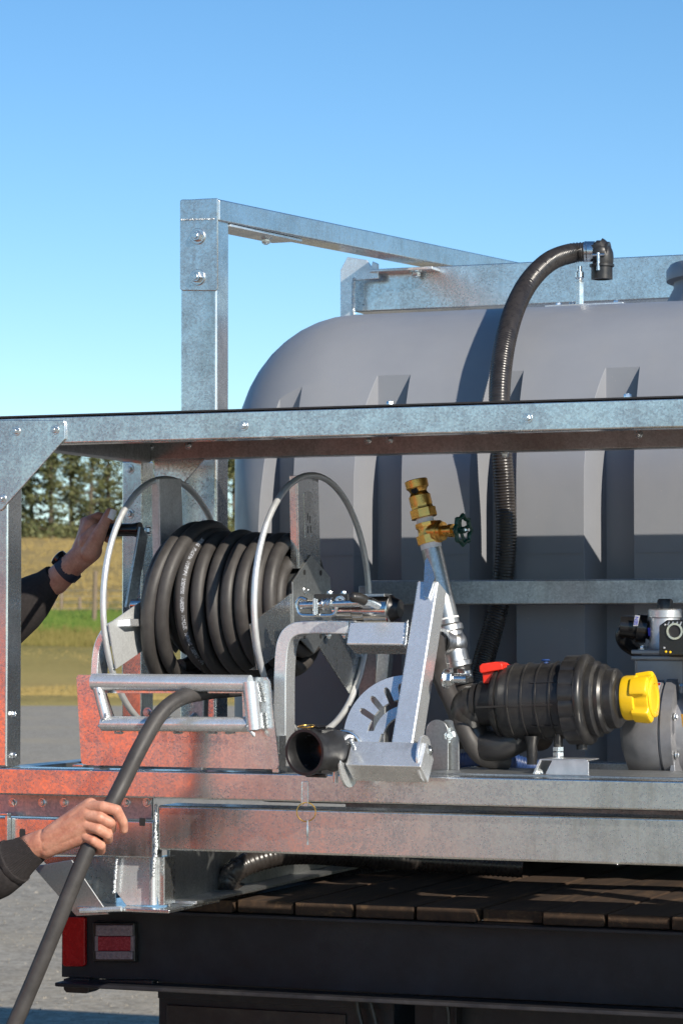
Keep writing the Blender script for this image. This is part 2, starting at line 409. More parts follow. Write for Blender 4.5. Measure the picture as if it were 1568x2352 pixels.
def grass(name, mat, q0, q1, n, h0, h1, label):
    m = MB()
    for _ in range(n):
        q = random.uniform(q0, q1); px = random.uniform(-250, 1100)
        c = at_q(px, q, 0.0); c.z += noise.noise(V((c.x * .12, c.y * .12, 0))) * 0.3 - 0.05
        h = random.uniform(h0, h1) * (0.7 + 0.6 * noise.noise(V((c.x * .4, c.y * .4, 3))) + 0.3)
        for k in range(4):
            a = camR * random.uniform(-.16, .16) + camF0 * random.uniform(-.1, .1)
            w_ = random.uniform(0.008, 0.02); t = camR * random.uniform(-.06, .06)
            b = c + a
            m.faces([b - camR * w_, b + camR * w_, b + t + V((0, 0, h * random.uniform(.6, 1)))], [(0, 1, 2)])
    o = m.build(name, mat); tag(o, label, None, None, 'stuff')
grass('green_grass', 'grass', 81, 90, 6500, 0.1, 0.34, 'long green grass on the bank below the dry paddock')
grass('olive_grass', 'olivegrass', 75, 82, 5500, 0.1, 0.4, 'rough olive brown grass at the foot of the bank')
grass('dry_grass', 'drygrass', 90, 196, 9000, 0.15, 0.45, 'tall dry golden grass covering the paddock')
grass('short_grass', 'drygrass', 59.5, 76, 9000, 0.03, 0.1, 'short dry grass beside the gravel yard')
m = MB()   # loose stones of the yard near the truck
for _ in range(3500):
    px = random.uniform(-350, 620); q = random.uniform(8.5, 24)
    p = C0 + camF0 * q + camR * ((px - 784) / FPX * q); p.z = 0.0 if q < 24 else -1
    r = random.uniform(0.003, 0.011) * random.choice((1, 1, 1, 1.5))
    pts = [p + V((random.uniform(.6, 1) * r * math.cos(a), random.uniform(.6, 1) * r * math.sin(a), 0)) for a in (0, 1.3, 2.5, 3.8, 5)]
    m.faces(pts + [p + V((random.uniform(-.3, .3) * r, random.uniform(-.3, .3) * r, r * random.uniform(.5, .8)))], [(i, (i + 1) % 5, 5) for i in range(5)])
tag(m.build('loose_gravel', 'stone', ang=20), 'loose pale stones scattered over the gravel yard', None, None, 'stuff')

# trees
def tree(px, q, h, wd, lab, seed):
    rnd = random.Random(seed); h *= FQ; wd *= FQ; c = at_q(px, q, -0.2)
    t = thing('conifer_tree', lab, 'tree', c, 'conifers behind the paddock')
    lean = rnd.uniform(-.05, .05)
    m = MB(); pts = [c + V((lean * h * f, 0, h * f)) for f in (0, .25, .5, .75, .96)]
    m.tube(pts, 0, 7, rf=lambda i: (0.03 * h * (1 - i * 0.22)) + 0.02)
    anchors = []
    for k in range(30):
        f = rnd.uniform(.06, .95); a = rnd.uniform(0, 6.28); Lb = wd * (1.12 - f) * rnd.uniform(.5, 1.15)
        b0 = c + V((lean * h * f, 0, h * f)); b1 = b0 + V((math.cos(a), math.sin(a), rnd.uniform(-.02, .4))) * Lb
        m.tube([b0, b0.lerp(b1, .5) + V((0, 0, -.05 * Lb)), b1], 0.02, 5, rf=lambda i: 0.012 * h * (1 - i * .4))
        anchors += [b0.lerp(b1, x) for x in (.35, .7, 1.0)]
    anchors += [c + V((lean * h * f, 0, h * f)) for f in (.7, .85, .95, 1.0)]
    m.build('trunk', 'bark', t)
    m = MB()
    for a in anchors:
        rr = wd * rnd.uniform(.16, .3)
        for _ in range(26):
            d = V((rnd.gauss(0, 1), rnd.gauss(0, 1), rnd.gauss(0, .8))) * rr * .62; p = a + d
            s1 = rnd.uniform(.12, .34) * h / 8; u = V((rnd.uniform(-1, 1), rnd.uniform(-1, 1), rnd.uniform(-.3, .8))).normalized() * s1
            v = V((rnd.uniform(-1, 1), rnd.uniform(-1, 1), rnd.uniform(-.6, .6))).normalized() * s1 * .5
            m.faces([p - u * .4 - v, p - u * .4 + v, p + u], [(0, 1, 2)])
    m.build('crown', 'leaf', t)
TR = [(-150, 205, 7.5, 2.6), (-60, 215, 8.2, 2.8), (25, 208, 7.2, 2.4), (75, 216, 7.4, 2.2), (118, 205, 6.9, 1.9), (165, 212, 7.6, 2.2), (205, 206, 6.6, 1.9),
      (250, 213, 7.3, 2.2), (300, 206, 6.9, 2.4), (370, 214, 7.6, 2.6), (450, 206, 7.0, 2.4), (540, 215, 7.4, 2.6)]
LB = ['dark conifer far left behind the paddock, outside the corner post', 'tall conifer second from the left end of the far row',
      'bushy conifer just left of the corner post in the far row', 'conifer next to the corner post on its right, below the gusset',
      'slim conifer left of the middle in the gap under the shelf', 'tallest conifer in the middle of the gap under the shelf',
      'small conifer above the cranking hand', 'conifer beside the rear corner post, right end of the gap',
      'conifer hidden mostly behind the rear corner post', 'conifer behind the hose reel left side',
      'conifer behind the coiled hose', 'last conifer of the row, behind the tank corner']
for i, (a, b, h, wd) in enumerate(TR): tree(a, b, h, wd, LB[i], 40 + i)
m = MB(); rnd = random.Random(5)
for _ in range(9000):   # low scrub under the trees
    px = rnd.uniform(-250, 650); q = rnd.uniform(197, 220); p = at_q(px, q, abs(rnd.gauss(0, .75)))
    s1 = rnd.uniform(.12, .34); u = V((rnd.uniform(-1, 1), rnd.uniform(-1, 1), rnd.uniform(0, 1))) * s1; v = V((rnd.uniform(-1, 1), 0, rnd.uniform(-1, 1))) * s1 * .6
    m.faces([p - v, p + v, p + u], [(0, 1, 2)])
tag(m.build('undergrowth', 'leaf'), 'dark scrub filling in below the row of conifers', None, None, 'stuff')

# paddock fence
fp = [(125, 92, .5), (142, 91, .75), (184, 91, .55), (217, 86, 1.75), (245, 91, .8), (60, 90, 1.3), (-20, 89, 1.3), (300, 90, 1.3), (380, 90, 1.3), (450, 90, 1.3)]
t = thing('paddock_fence', 'old timber post and wire fence along the green bank', 'fence', at_q(200, 90))
for px, q, h in fp:
    c = at_q(px, q, -.1); m = MB(); r = 0.09 if h > 1.5 else 0.07
    m.lathe(c, (random.uniform(-.03, .03), 0, 1), [(0, r), (h + .1, r * .9), (h + .13, r * .6)], 8); m.build('post', 'post', t)
for k in range(4):
    m = MB(); m.tube([at_q(px, 90, .2 + k * .22) for px in (-200, 0, 142, 245, 380, 600)], 0.008, 5); m.build('wire', 'galv_dull', t)

# ------------------------------------------------------------------ truck
XL, XR = -0.86, 1.62
t = truck = thing('flatbed_truck', 'black flatbed truck with timber deck and rear tail lamps under the steel skid', 'truck', (0.4, 1.0, 0))
TY = .36
zt = P(784, 2107, .46).z; zb = P(784, 2283, .46).z
xb = P(128, 2250, .42).x
m = MB()
m.box(P(142, 2200, .51).x, 2.0, .51, .518, zb, zt)
m.box(P(165, 2100, .46).x, 2.0, .43, .509, zt - .008, zt)
m.build('rear_beam', 'truck_dirty', t, .002)
m = MB(); m.box(xb, 2.0, .415, .509, zb - .011, zb - .001); m.build('rear_flange', 'truck_black', t, .003)
m = MB()
m.prism([P(146, 2248, .48), P(205, 2248, .48), P(205, 2278, .48), P(198, 2282, .48), P(152, 2280, .48), P(146, 2272, .48)], (0, .06, 0))
m.prism([P(205, 2252, .48), P(352, 2252, .48), P(350, 2266, .48), P(330, 2262, .48), P(305, 2262, .48), P(285, 2270, .48), P(260, 2266, .48), P(205, 2274, .48)], (0, .03, 0))
m.build('under_bracket', 'black_plastic', t, .002)
# side rails and cross bearers of the deck
m = MB(); m.box(xb + .03, xb + .1, .52, 5.2, zt - .12, zt - .01); m.build('side_rail', 'truck_black', t, .003)
m = MB(); m.box(1.9, 1.97, .52, 5.2, zt - .12, zt - .01); m.build('side_rail', 'truck_black', t, .003)
for x in (.05, .85):
    m = MB(); m.box(x, x + .08, .8, 5.4, zb - .1, zt - .13); m.build('chassis_rail', 'truck_black', t, .003)
pw = .152; x = P(150, 2080, .46).x; k = 0
zp = zt + .002
while x < 1.98:
    m = MB(); dz = random.uniform(-.002, .003); y0 = .445 + random.uniform(-.006, .01)
    if k in (7,): y0 += .02
    m.box(x + .004, min(x + pw - .004, 1.99), y0, 5.2, zp, zp + .028 + dz)
    m.build('plank', 'wood', t, .003); x += pw; k += 1
m = MB(); m.prism([P(145, 2108, .495), P(150, 2106, .495), P(192, 2106, .495), P(195, 2110, .495), P(195, 2217, .495), P(191, 2220, .495), P(148, 2220, .495), P(143, 2214, .495), P(143, 2125, .495)], (0, .014, 0))
m.build('red_reflector', 'lens_red', t, .003)
m = MB(); m.prism([P(x_, y_, .49) for x_, y_ in ((212, 2118), (309, 2119), (311, 2211), (213, 2210))], (0, .02, 0)); f = m.build('tail_lamp', 'black_plastic', t, .004)
for y0, y1, mt, nm in ((2125, 2150, 'lens_clear', 'clear_lens'), (2151, 2184, 'lens_pink', 'red_lens'), (2185, 2204, 'lens_clear', 'clear_lens')):
    m = MB(); m.prism([P(x_, y_, .482) for x_, y_ in ((220, y0), (304, y0), (304, y1), (220, y1))], (0, .01, 0)); m.build(nm, mt, f, .002)
for k_ in range(6):
    for y_ in (2137, 2195):
        m = MB(); m.ball(P(228 + k_ * 13.5, y_, .4822), .0045, 1, 1, .4, 1); m.build('lens_boss', 'lens_clear', f)
for s_ in (218, 300):
    m = MB(); m.prism([P(x_, y_, .481) for x_, y_ in ((s_, 2150), (s_ + 7, 2150), (s_ + 7, 2185), (s_, 2185))], (0, .01, 0)); m.build('clear_lens', 'lens_clear', f, .001)
xm = P(365, 2300, .66).x
m = MB(); m.box(xm, xm + .62, .66, .668, .28, zb - .012); m.box(xm, xm + .62, .653, .66, zb - .06, zb - .013); m.build('mudflap', 'truck_black', t, .002)
m = MB(); m.box(xm + .025, xm + .5, .652, .659, .3, zb - .075); m.build('mudflap_panel', 'black_plastic', t, .002)
m = MB(); m.box(xm + .66, 1.9, .70, .76, .45, zb - .03); m.box(xm + .72, xm + .78, .66, .70, .6, zb - .02); m.build('under_frame', 'truck_black', t, .003)
for i, pts in enumerate(([(818, 2285), (822, 2320), (832, 2360)], [(850, 2300), (858, 2330), (866, 2365)], [(1020, 2290), (1028, 2320), (1030, 2360)])):
    m = MB(); m.tube(smoothpath([P(a_, b_, .63) for a_, b_ in pts] ), .007, 8); m.build('cable', 'black_plastic', t)
for x in (xm + .05, xm + .34, 1.35, 1.64):
    m = MB(); pr = [(0, .3), (.0, .4), (.03, .455), (.06, .47), (.20, .47), (.23, .455), (.26, .4), (.26, .3)]
    m.lathe((x, 1.6, .47), (1, 0, 0), pr, 40); wl = m.build('tyre', 'tyre', t)
    m = MB(); m.lathe((x + .03, 1.6, .47), (1, 0, 0), [(0, .3), (.2, .3)], 32); m.build('rim', 'truck_black', wl)
m = MB(); m.box(.0, 1.4, 5.4, 7.2, .9, 1.6)
m.prism([(-.1, 5.45, .7), (-.1, 7.4, .7), (-.1, 7.4, 1.5), (-.1, 6.9, 1.62), (-.1, 5.45, 1.62)], (1.6, 0, 0)); m.build('cab', 'truck_black', t, .05)
for x in (-.1, 1.25):
    m = MB(); m.lathe((x, 6.6, .45), (1, 0, 0), [(0, .3), (.03, .45), (.22, .45), (.25, .3)], 32); m.build('tyre', 'tyre', t)

# ------------------------------------------------------------------ skid frame
t = skid = thing('steel_skid_frame', 'galvanised steel skid frame with long rails, corner post and bolted gusset plates', 'steel frame', (0.4, 0, 1.0))
D = .74
zA, zB = P(784, 937, 0).z, P(784, 1002, 0).z       # top rail
zC, zD = P(784, 1779, 0).z, P(784, 1844, 0).z      # lower rail
RW = .055
m = MB(); m.box(XL, XR, 0, RW, zB, zA); m.build('front_top_rail', 'galv', t, .004, 3)
zR0, zR1 = P(784, 1046, D).z, zA
m = MB(); m.box(P(327, 1040, D).x - .06, XR, D, D + RW, zR0, zR1); m.build('rear_top_rail', 'galv_dull', t, .004, 3)
m = MB(); m.box(XL, XL + RW, RW + .001, D - .001, zB, zA); m.build('end_rail', 'galv_dull', t, .004, 3)
m = MB(); m.box(XR - RW, XR, RW + .001, D - .001, zB, zA); m.build('end_rail', 'galv_dull', t, .004, 3)
m = MB(); m.box(XL - .001, XR, -.003, D + RW + .003, zA + .001, zA + .0045); m.build('shelf_sheet', 'black_sheet', t)
xp = P(43, 1400, .05).x
m = MB(); m.box(XL, P(18, 1400, 0).x, .0, .07, zC + .001, zB - .001); m.build('corner_post', 'galv', t, .005, 3)
xr1 = P(327, 1300, D).x
m = MB(); m.box(xr1 - .058, xr1, D, D + .07, zD, zR0 - .001); m.build('corner_post', 'galv', t, .005, 3)
for yy in (0, D):
    m = MB(); m.box(XR - .06, XR, yy, yy + .06, zD, zB - .001); m.build('corner_post', 'galv', t, .005, 3)
gz = zA - .008
def gus(pts, Y, th=.005):
    m = MB(); m.prism([P(a_, b_, Y) for a_, b_ in pts], (0, th, 0)); return m.build('gusset_plate', 'galv', t, .0015)
gus([(-40, 965), (147, 965), (150, 972), (150, 1008), (143, 1016), (6, 1170), (0, 1173), (-40, 1173)], -.0062)
# rear gusset below the rear rail
g0 = [(470, 1054), (354, 1190), (354, 1054)]
gus(g0, D + .004, .005)
gx = [(XR - .20, zB), (XR - .062, zB), (XR - .062, zB - .15)]
m = MB(); m.prism([(a_, -.0062, b_) for a_, b_ in [(XR - .2, zB + .05), (XR, zB + .05), (XR, zB - .16), (XR - .05, zB - .16), (XR - .2, zB)]], (0, .005, 0)); m.build('gusset_plate', 'galv', t, .0015)
for px, py in ((38, 990), (127, 987), (6, 1145)): bolt(t, P(px, py, -.0062), NY, .011)
for px, py in ((560, 978), (1211, 960)): bolt(t, P(px, py, 0), NY, .011)
for px, py in ((345, 1026), (432, 1023), (843, 1011), (893, 1010), (1465, 997)): bolt(t, P(px, py, D), NY, .0105)
for px, py in ((298, 1078), (298, 1180), (340, 1636)): bolt(t, P(px, py, D), NY, .013)
for px, py in ((895, 935), (1440, 920)): bolt(t, V((P(px, py, .03).x, .03, zA + .004)), (0, 0, 1), .012)
for px in (1160,): bolt(t, V((P(px, 1040, D + .03).x, D + .03, zR0)), (0, 0, -1), .012)
for py in (1640, 1735): bolt(t, P(31, py, .03), (1, 0, 0), .010)
# lower rails
m = MB(); m.box(XL, XR, 0, .075, zD, zC); m.build('front_lower_rail', 'galv', t, .004, 3)
m = MB(); m.box(XL, XR, D, D + .06, zD, zC); m.build('rear_lower_rail', 'galv_dull', t, .004, 3)
for x in (XL, XR - .06):
    m = MB(); m.box(x, x + .06, .076, D - .001, zD, zC); m.build('end_lower_rail', 'galv_dull', t, .004, 3)
m = MB(); m.box(P(570, 1790, .1).x, P(618, 1790, .1).x, .08, D - .002, zC - .03, zC + .004); m.build('bearer', 'galv_dull', t, .003)
xq = P(985, 1790, .1).x
m = MB(); m.box(xq, XR - .07, .085, .35, zC - .004, zC + .0035); m.build('deck_plate', 'galv_dull', t, .002)
# middle horizontal member behind the pump
ym = .93
m = MB(); m.box(P(845, 1360, ym).x, XR + .1, ym, ym + .05, P(784, 1390, ym).z, P(784, 1334, ym).z); m.build('middle_rail', 'galv_dull', t, .004, 3)
xs = P(868, 1360, ym + .06).x
for x in (xs - .05, XR):
    m = MB(); m.box(x, x + .05, ym + .051, ym + .10, zD, P(784, 1345, ym).z); m.build('upright', 'galv_dull', t, .003)
# base beam
yb = .045
zE, zF = P(784, 1860, yb).z, P(784, 1966, yb).z
xe = P(362, 1900, yb).x
m = MB(); m.box(xe, XR, yb, yb + .1, zF, zE); m.build('base_beam', 'galv', t, .006, 3)
for a_, b_, w_ in (((358, 1850), (357, 1912), .004), ((357, 1912), (357, 1968), .0068), ((354, 1970), (352, 2010), .0055)):
    m = MB(); weld(m, P(*a_, yb - .002), P(*b_, yb - .002), w_); m.build('weld_bead', 'weld', t)
# lower left end of the skid
x0 = P(-60, 1850, .07).x
m = MB(); m.box(x0, P(350, 1850, .07).x, .07, .078, P(200, 1879, .07).z, P(200, 1823, .07).z); m.build('end_angle', 'galv_dull', t, .002)
for px in (30, 98, 148, 290, 338): bolt(t, P(px, 1843, .07), NY, .011)
m = MB(); m.box(x0, P(352, 1900, .05).x, .05, .10, P(200, 1966, .05).z, P(200, 1883, .05).z); ep = m.build('end_plate', 'galv', t, .003)
m = MB(); weld(m, P(268, 1972, .06), P(262, 2050, .06), .004); m.build('weld_seam', 'weld', t)
for px, py in ((327, 1888), (52, 1913)):
    m = MB(); m.prism([P(px + a_, py + b_, .0495) for a_, b_ in ((-6, -9), (6, -9), (7, 0), (6, 9), (-6, 9), (-7, 0))], (0, .002, 0)); m.build('slot', 'black_ink', ep)
m = MB()   # open channel end at the frame edge
for (a_, b_, c_, d_) in ((-30, 1868, 18, 1873), (12, 1873, 18, 1940), (-30, 1935, 18, 1941)): m.prism([P(a_, b_, .03), P(c_, b_, .03), P(c_, d_, .03), P(a_, d_, .03)], (0, .018, 0))
m.build('channel_end', 'galv', t, .001)
m = MB(); m.prism([P(a_, b_, .075) for a_, b_ in ((268, 1968), (348, 1968), (348, 2080), (290, 2080), (264, 2045))], (0, .006, 0)); m.build('gusset_plate', 'galv_bright', t, .0015)
m = MB(); m.prism([P(a_, b_, .12) for a_, b_ in ((90, 1967), (266, 1967), (266, 2078), (190, 2078))], (0, .006, 0)); m.build('side_plate', 'galv', t, .0015)
m = MB(); m.prism([P(75, 1990, .03), P(165, 1975, .03), P(250, 2100, .03), P(175, 2104, .03)], (0, .006, 0))
m.build('brace_plate', 'galv_dull', t, .0015)
m = MB(); m.cyl(P(352, 1970, .06), P(352, 2078, .06), .0085, 14); m.build('corner_bar', 'galv_bright', t)
m = MB(); m.prism([P(a_, b_, .068) for a_, b_ in ((357, 1968), (378, 1968), (378, 2080), (364, 2080), (357, 2040))], (0, .06, 0)); m.build('stiffener', 'galv', t, .002)
zpl = P(300, 2082, .06).z
m = MB(); m.box(P(190, 2090, .05).x, P(402, 2090, .05).x, .02, .3, zpl - .008, zpl); m.build('foot_plate', 'galv', t, .002)
for k, px in enumerate((185, 212, 238)):
    m = MB(); c = P(px, 2092 - k * 1.5, .012); m.cyl(c, c + V((.045, .0, .003)), .006, 8); m.build('weld_stud', 'galv_bright', t)
# long skid beams running forward under the tank
for xk in (P(383, 2000, .15).x, 1.45):
    m = MB(); z0 = zpl; m.box(xk, xk + .008, .15, 3.6, z0, zF + .02); m.box(xk + .0081, xk + .075, .15, 3.6, z0, z0 + .008); m.build('skid_beam', 'galv_dull', t, .002)
for yy in (1.25, 2.6):
    m = MB(); m.box(P(383, 2000, .15).x + .01, 1.44, yy, yy + .08, zF - .03, zE - .02); m.build('tank_bearer', 'galv_dull', t, .003)

# ------------------------------------------------------------------ tank hold-down frame
yp = .91
t = thing('tank_hold_down_frame', 'tall galvanised post with angled top beam and channel clamping the tank', 'steel frame', P(460, 1800, yp))
a, b = P(414, 670, yp), P(499, 457, yp)
x0, x1, ztop = a.x, b.x, b.z
pd = .078
m = MB(); m.box(x0, x1, yp, yp + pd, zD, ztop - .004); m.build('post', 'galv', t, .008, 4)
m = MB(); m.prism([P(q0, q1, yp - .0055) for q0, q1 in ((413, 462), (417, 458), (440, 458), (470, 456), (500, 455), (500, 662), (496, 668), (418, 667), (413, 663))], (0, .005, 0)); pl = m.build('face_plate', 'galv', t, .002)
m = MB(); weld(m, P(416, 505, yp - .0055), P(490, 503, yp - .0055), .0028); m.build('weld_seam', 'weld', t)
for py in (543, 637): bolt(t, P(455, py, yp - .0055), NY, .021)
def crossbeam(xr_, ya, za0, za1, yb_, xr2, zb0, zb1, wd):
    m = MB(); m.hexa([V((xr_ - wd, ya, za0)), V((xr_, ya, za0)), V((xr2, yb_, zb0)), V((xr2 - wd, yb_, zb0)), V((xr_ - wd, ya, za1)), V((xr_, ya, za1)), V((xr2, yb_, zb1)), V((xr2 - wd, yb_, zb1))]); return m
pA0, pA1 = P(504, 507, yp), P(504, 457, yp)
yC = 2.35
yE = 3.35
pB0, pB1 = P(1010, 607, yC + .1), P(1010, 564, yC + .1)
pE0, pE1 = pA0 + (pB0 - pA0) * 1.55, pA1 + (pB1 - pA1) * 1.55
m = crossbeam(pA1.x, yp + .002, pA0.z, pA1.z, pE1.y, pE1.x, pE0.z, pE1.z, .09); m.build('top_beam', 'galv', t, .004, 3)
k = (pB1.x - pA1.x) / (yC + .1 - yp)
q0 = P(531, 519, yp + pd); q1 = P(700, 556, yp + .6)
m = MB(); dzz = (pB0.z - pA0.z) / (yC + .1 - yp)
zz = pA0.z + dzz * pd - .001; y2 = yp + .56; z2 = pA0.z + dzz * .56 - .001
m.hexa([V((x1 - .09 + .0, yp + pd, zz - .007)), V((x1 + .004, yp + pd, zz - .007)), V((x1 + .01, y2, z2 - .007)), V((x1 - .08, y2, z2 - .007)),
        V((x1 - .09, yp + pd, zz)), V((x1 + .004, yp + pd, zz)), V((x1 + .01, y2, z2)), V((x1 - .08, y2, z2))]); m.build('splice_plate', 'galv_bright', t, .001)
bp = P(652, 562, yp + .45)
bolt(t, V((x1 - .04, yp + .42, pA0.z + dzz * .42 - .008)), (0, 0, -1), .018)
# channel over the tank
cz1, cz0 = P(1000, 612, yC).z, P(1000, 708, yC).z
cx0 = P(813, 660, yC).x
m = MB(); m.box(cx0, 2.1, yC, yC + .006, cz0, cz1); m.box(cx0, 2.1, yC + .007, yC + .09, cz1 - .008, cz1); m.box(cx0, 2.1, yC + .007, yC + .09, cz0, cz0 + .008)
m.build('cross_channel', 'galv', t, .003)
m = MB(); m.prism([P(q0_, q1_, yC - .05) for q0_, q1_ in ((781, 620), (797, 590), (842, 597), (852, 612), (855, 600), (868, 606), (868, 640), (812, 645), (812, 735), (781, 740))], (0, .008, 0)); m.build('end_plate', 'galv_bright', t, .002)
m = MB(); weld(m, P(812, 640, yC - .053), P(811, 735, yC - .053), .006); m.build('weld_seam', 'weld', t)
m = MB(); a = P(855, 628, yC - .03); b = P(1000, 618, yC - .03); m.box(a.x, b.x, yC - .06, yC - .001, a.z - .0, a.z + .009); m.build('beam_foot', 'galv_bright', t, .002)
bolt(t, V((P(953, 630, yC - .04).x, yC - .035, a.z)), (0, 0, -1), .02)

# ------------------------------------------------------------------ tank
yT, Rf = 1.08, .50
tt = thing('water_tank', 'large grey plastic water tank with deep upright grooves and rounded shoulders', 'tank', (0.55, 2.2, 1.1))
xtL, xtR = P(520, 1150, yT + .25).x, 2.05
ztT = P(784, 722, yT + .45).z; ztB = zF + .02
def outline(x0, x1, z0, z1, rt, rb, n=10):
    pts = []
    for cx, cz, r, a0 in ((x1 - rt, z1 - rt, rt, 0), (x0 + rt, z1 - rt, rt, 90), (x0 + rb, z0 + rb, rb, 180), (x1 - rb, z0 + rb, rb, 270)):
        for i in range(n + 1):
            a = R(a0 + 90 * i / n); pts.append((cx + r * math.cos(a), cz + r * math.sin(a)))
    return pts
m = MB(); rings = []
secs = [(yT + Rf * (1 - math.cos(R(a))), 1 - math.sin(R(a))) for a in range(0, 91, 5)] + [(2.3, 0)] + [(3.85 - Rf * (1 - math.cos(R(a))), 1 - math.sin(R(a))) for a in range(90, -1, -10)]
for y, e in secs:
    o_ = outline(xtL + .24 * e, xtR - .24 * e, ztB + .06 * e, ztT - Rf * e * 1.02, .30 - .08 * e, .1)
    rings.append([m.bm.verts.new((a, y, b)) for a, b in o_])
for A, B in zip(rings, rings[1:]):
    for i in range(len(A)): j = (i + 1) % len(A); m.bm.faces.new((A[i], B[i], B[j], A[j]))
m.bm.faces.new(rings[0]); m.bm.faces.new(rings[-1][::-1])
body = m.build('tank_shell', 'tank', tt, 0, ang=30)
dR = .098
cut = MB()
for a_, b_ in ((588, 672), (812, 921), (1077, 1184), (1340, 1454), (1610, 1725)):
    xa, xb_ = P(a_, 1100, yT).x, P(b_, 1100, yT).x; d_ = dR if a_ > 700 else .09
    pts = [(xa, yT - .2), (xa, yT), (xa + .03, yT + d_), (xb_ - .010, yT + d_), (xb_, yT), (xb_, yT - .2)]
    cut.prism([V((a, b, ztB - .3)) for a, b in pts], (0, 0, 2.0))
# seam ledge and second row lower on the face
co = cut.build('cutter', 'tank')
md = body.modifiers.new('grooves', 'BOOLEAN'); md.object = co; md.operation = 'DIFFERENCE'; md.solver = 'EXACT'
dg = bpy.context.evaluated_depsgraph_get(); co.location = -body.parent.location * 0
bpy.context.view_layer.update()
dg = bpy.context.evaluated_depsgraph_get(); me = bpy.data.meshes.new_from_object(body.evaluated_get(dg))
body.modifiers.clear(); body.data = me; bpy.data.objects.remove(co)
me.polygons.foreach_set('use_smooth', [True] * len(me.polygons)); me.set_sharp_from_angle(angle=R(28))
md = body.modifiers.new('bevel', 'BEVEL'); md.width = .004; md.segments = 2; md.limit_method = 'ANGLE'; md.angle_limit = R(32); md.harden_normals = True
# moulding seam
m = MB()
for a_, b_ in ((672, 812), (921, 1077), (1184, 1340), (1454, 1610)):
    za = P(784, 1275, yT).z; m.box(P(a_, 1270, yT).x + .002, P(b_, 1270, yT).x - .002, yT - .0018, yT + .001, za - .001, za + .001)
m.build('mould_line', 'tank', tt)
lx, ly = P(1722, 640, 1.95).x, 2.0
m = MB(); m.lathe((lx, ly, ztT - .02), (0, 0, 1), [(0, .27), (.03, .262), (.10, .225), (.115, .225), (.12, .245), (.15, .245), (.165, .235)], 48); m.build('filler_neck', 'tank', tt)
# vent elbow bracket
m = MB(); zf = P(1340, 690, 1.62).z
m.box(P(1255, 690, 1.6).x, P(1435, 690, 1.6).x, 1.58, 1.68, ztT + .001, ztT + .007); vb = m.build('mount_plate', 'galv_bright', tt, .002)
for px in (1282, 1312, 1415): bolt(tt, V((P(px, 690, 1.62).x, 1.62, ztT + .007)), (0, 0, 1), .012)
m = MB(); c = P(1330, 688, 1.62); c.z = ztT + .008; tpz = P(1327, 612, 1.62)
m.lathe(c, (0, 0, 1), [(0, .012), (.062, .012), (.064, .008), (.07, .008)], 6); m.lathe(c, (0, 0, 1), [(.07, .008), (.075, .013), (.09, .013), (.092, .008), ((tpz.z - c.z), .008)], 12); m.build('threaded_stand', 'zinc', tt)

# suction hose
pts = [P(*a) for a in ((1352, 578, 1.62), (1310, 582, 1.6), (1262, 600, 1.52), (1218, 642, 1.4), (1185, 700, 1.25), (1163, 770, 1.13), (1150, 850, 1.06), (1146, 930, 1.02), (1150, 1020, 1.02), (1158, 1130, 1.03), (1162, 1230, 1.03), (1156, 1320, 1.03), (1140, 1410, 1.03), (1115, 1500, 1.0), (1090, 1600, .92), (1085, 1680, .82), (1105, 1735, .7), (1150, 1745, .6))]
path = resample(smoothpath(pts, 14), .0026)
m = MB(); m.tube(path, 0, 20, rf=lambda i: .0265 + (.0013 if i % 3 == 0 else -.0009))
th = thing('suction_hose', 'thick black ribbed suction hose looping over the tank with an elbow outlet', 'hose', pts[7])
m.build('ribbed_hose', 'corrug', th, ang=80)
c = pts[0]
m = MB(); dx = V((1, .05, -.04)).normalized()
m.lathe(c - dx * .012, dx, [(0, .0285), (.028, .0285)], 28); m.build('clamp_band', 'zinc', th)
m = MB(); cc = c + V((.022, -.01, -.026)); m.cyl(cc + V((-.004, -.02, .012)), cc + V((.03, -.02, .012)), .004, 10); m.cyl(cc + V((.012, -.02, .018)), cc + V((.012, -.02, -.03)), .005, 10); m.build('clamp_screw', 'zinc', th)
e0 = c + dx * .018; e1 = P(1382, 580, 1.62); e2 = P(1382, 645, 1.62)
m = MB(); m.lathe(c + dx * .016, dx, [(0, .024), (.006, .031), (.022, .031), (.024, .027), (.04, .027)], 20)
m.tube(smoothpath([e0 + dx * .02, P(1372, 568, 1.62), P(1384, 585, 1.62), P(1382, 615, 1.62)], 8), .028, 24); m.ball(P(1378, 580, 1.62), .0315, 3, 1, 1, .9)
m.lathe(P(1381, 606, 1.62), (0, 0, -1), [(0, .029), (.002, .034), (.008, .034), (.009, .029), (.042, .029), (.043, .022), (.03, .022)], 28); m.build('elbow', 'black_plastic', th)

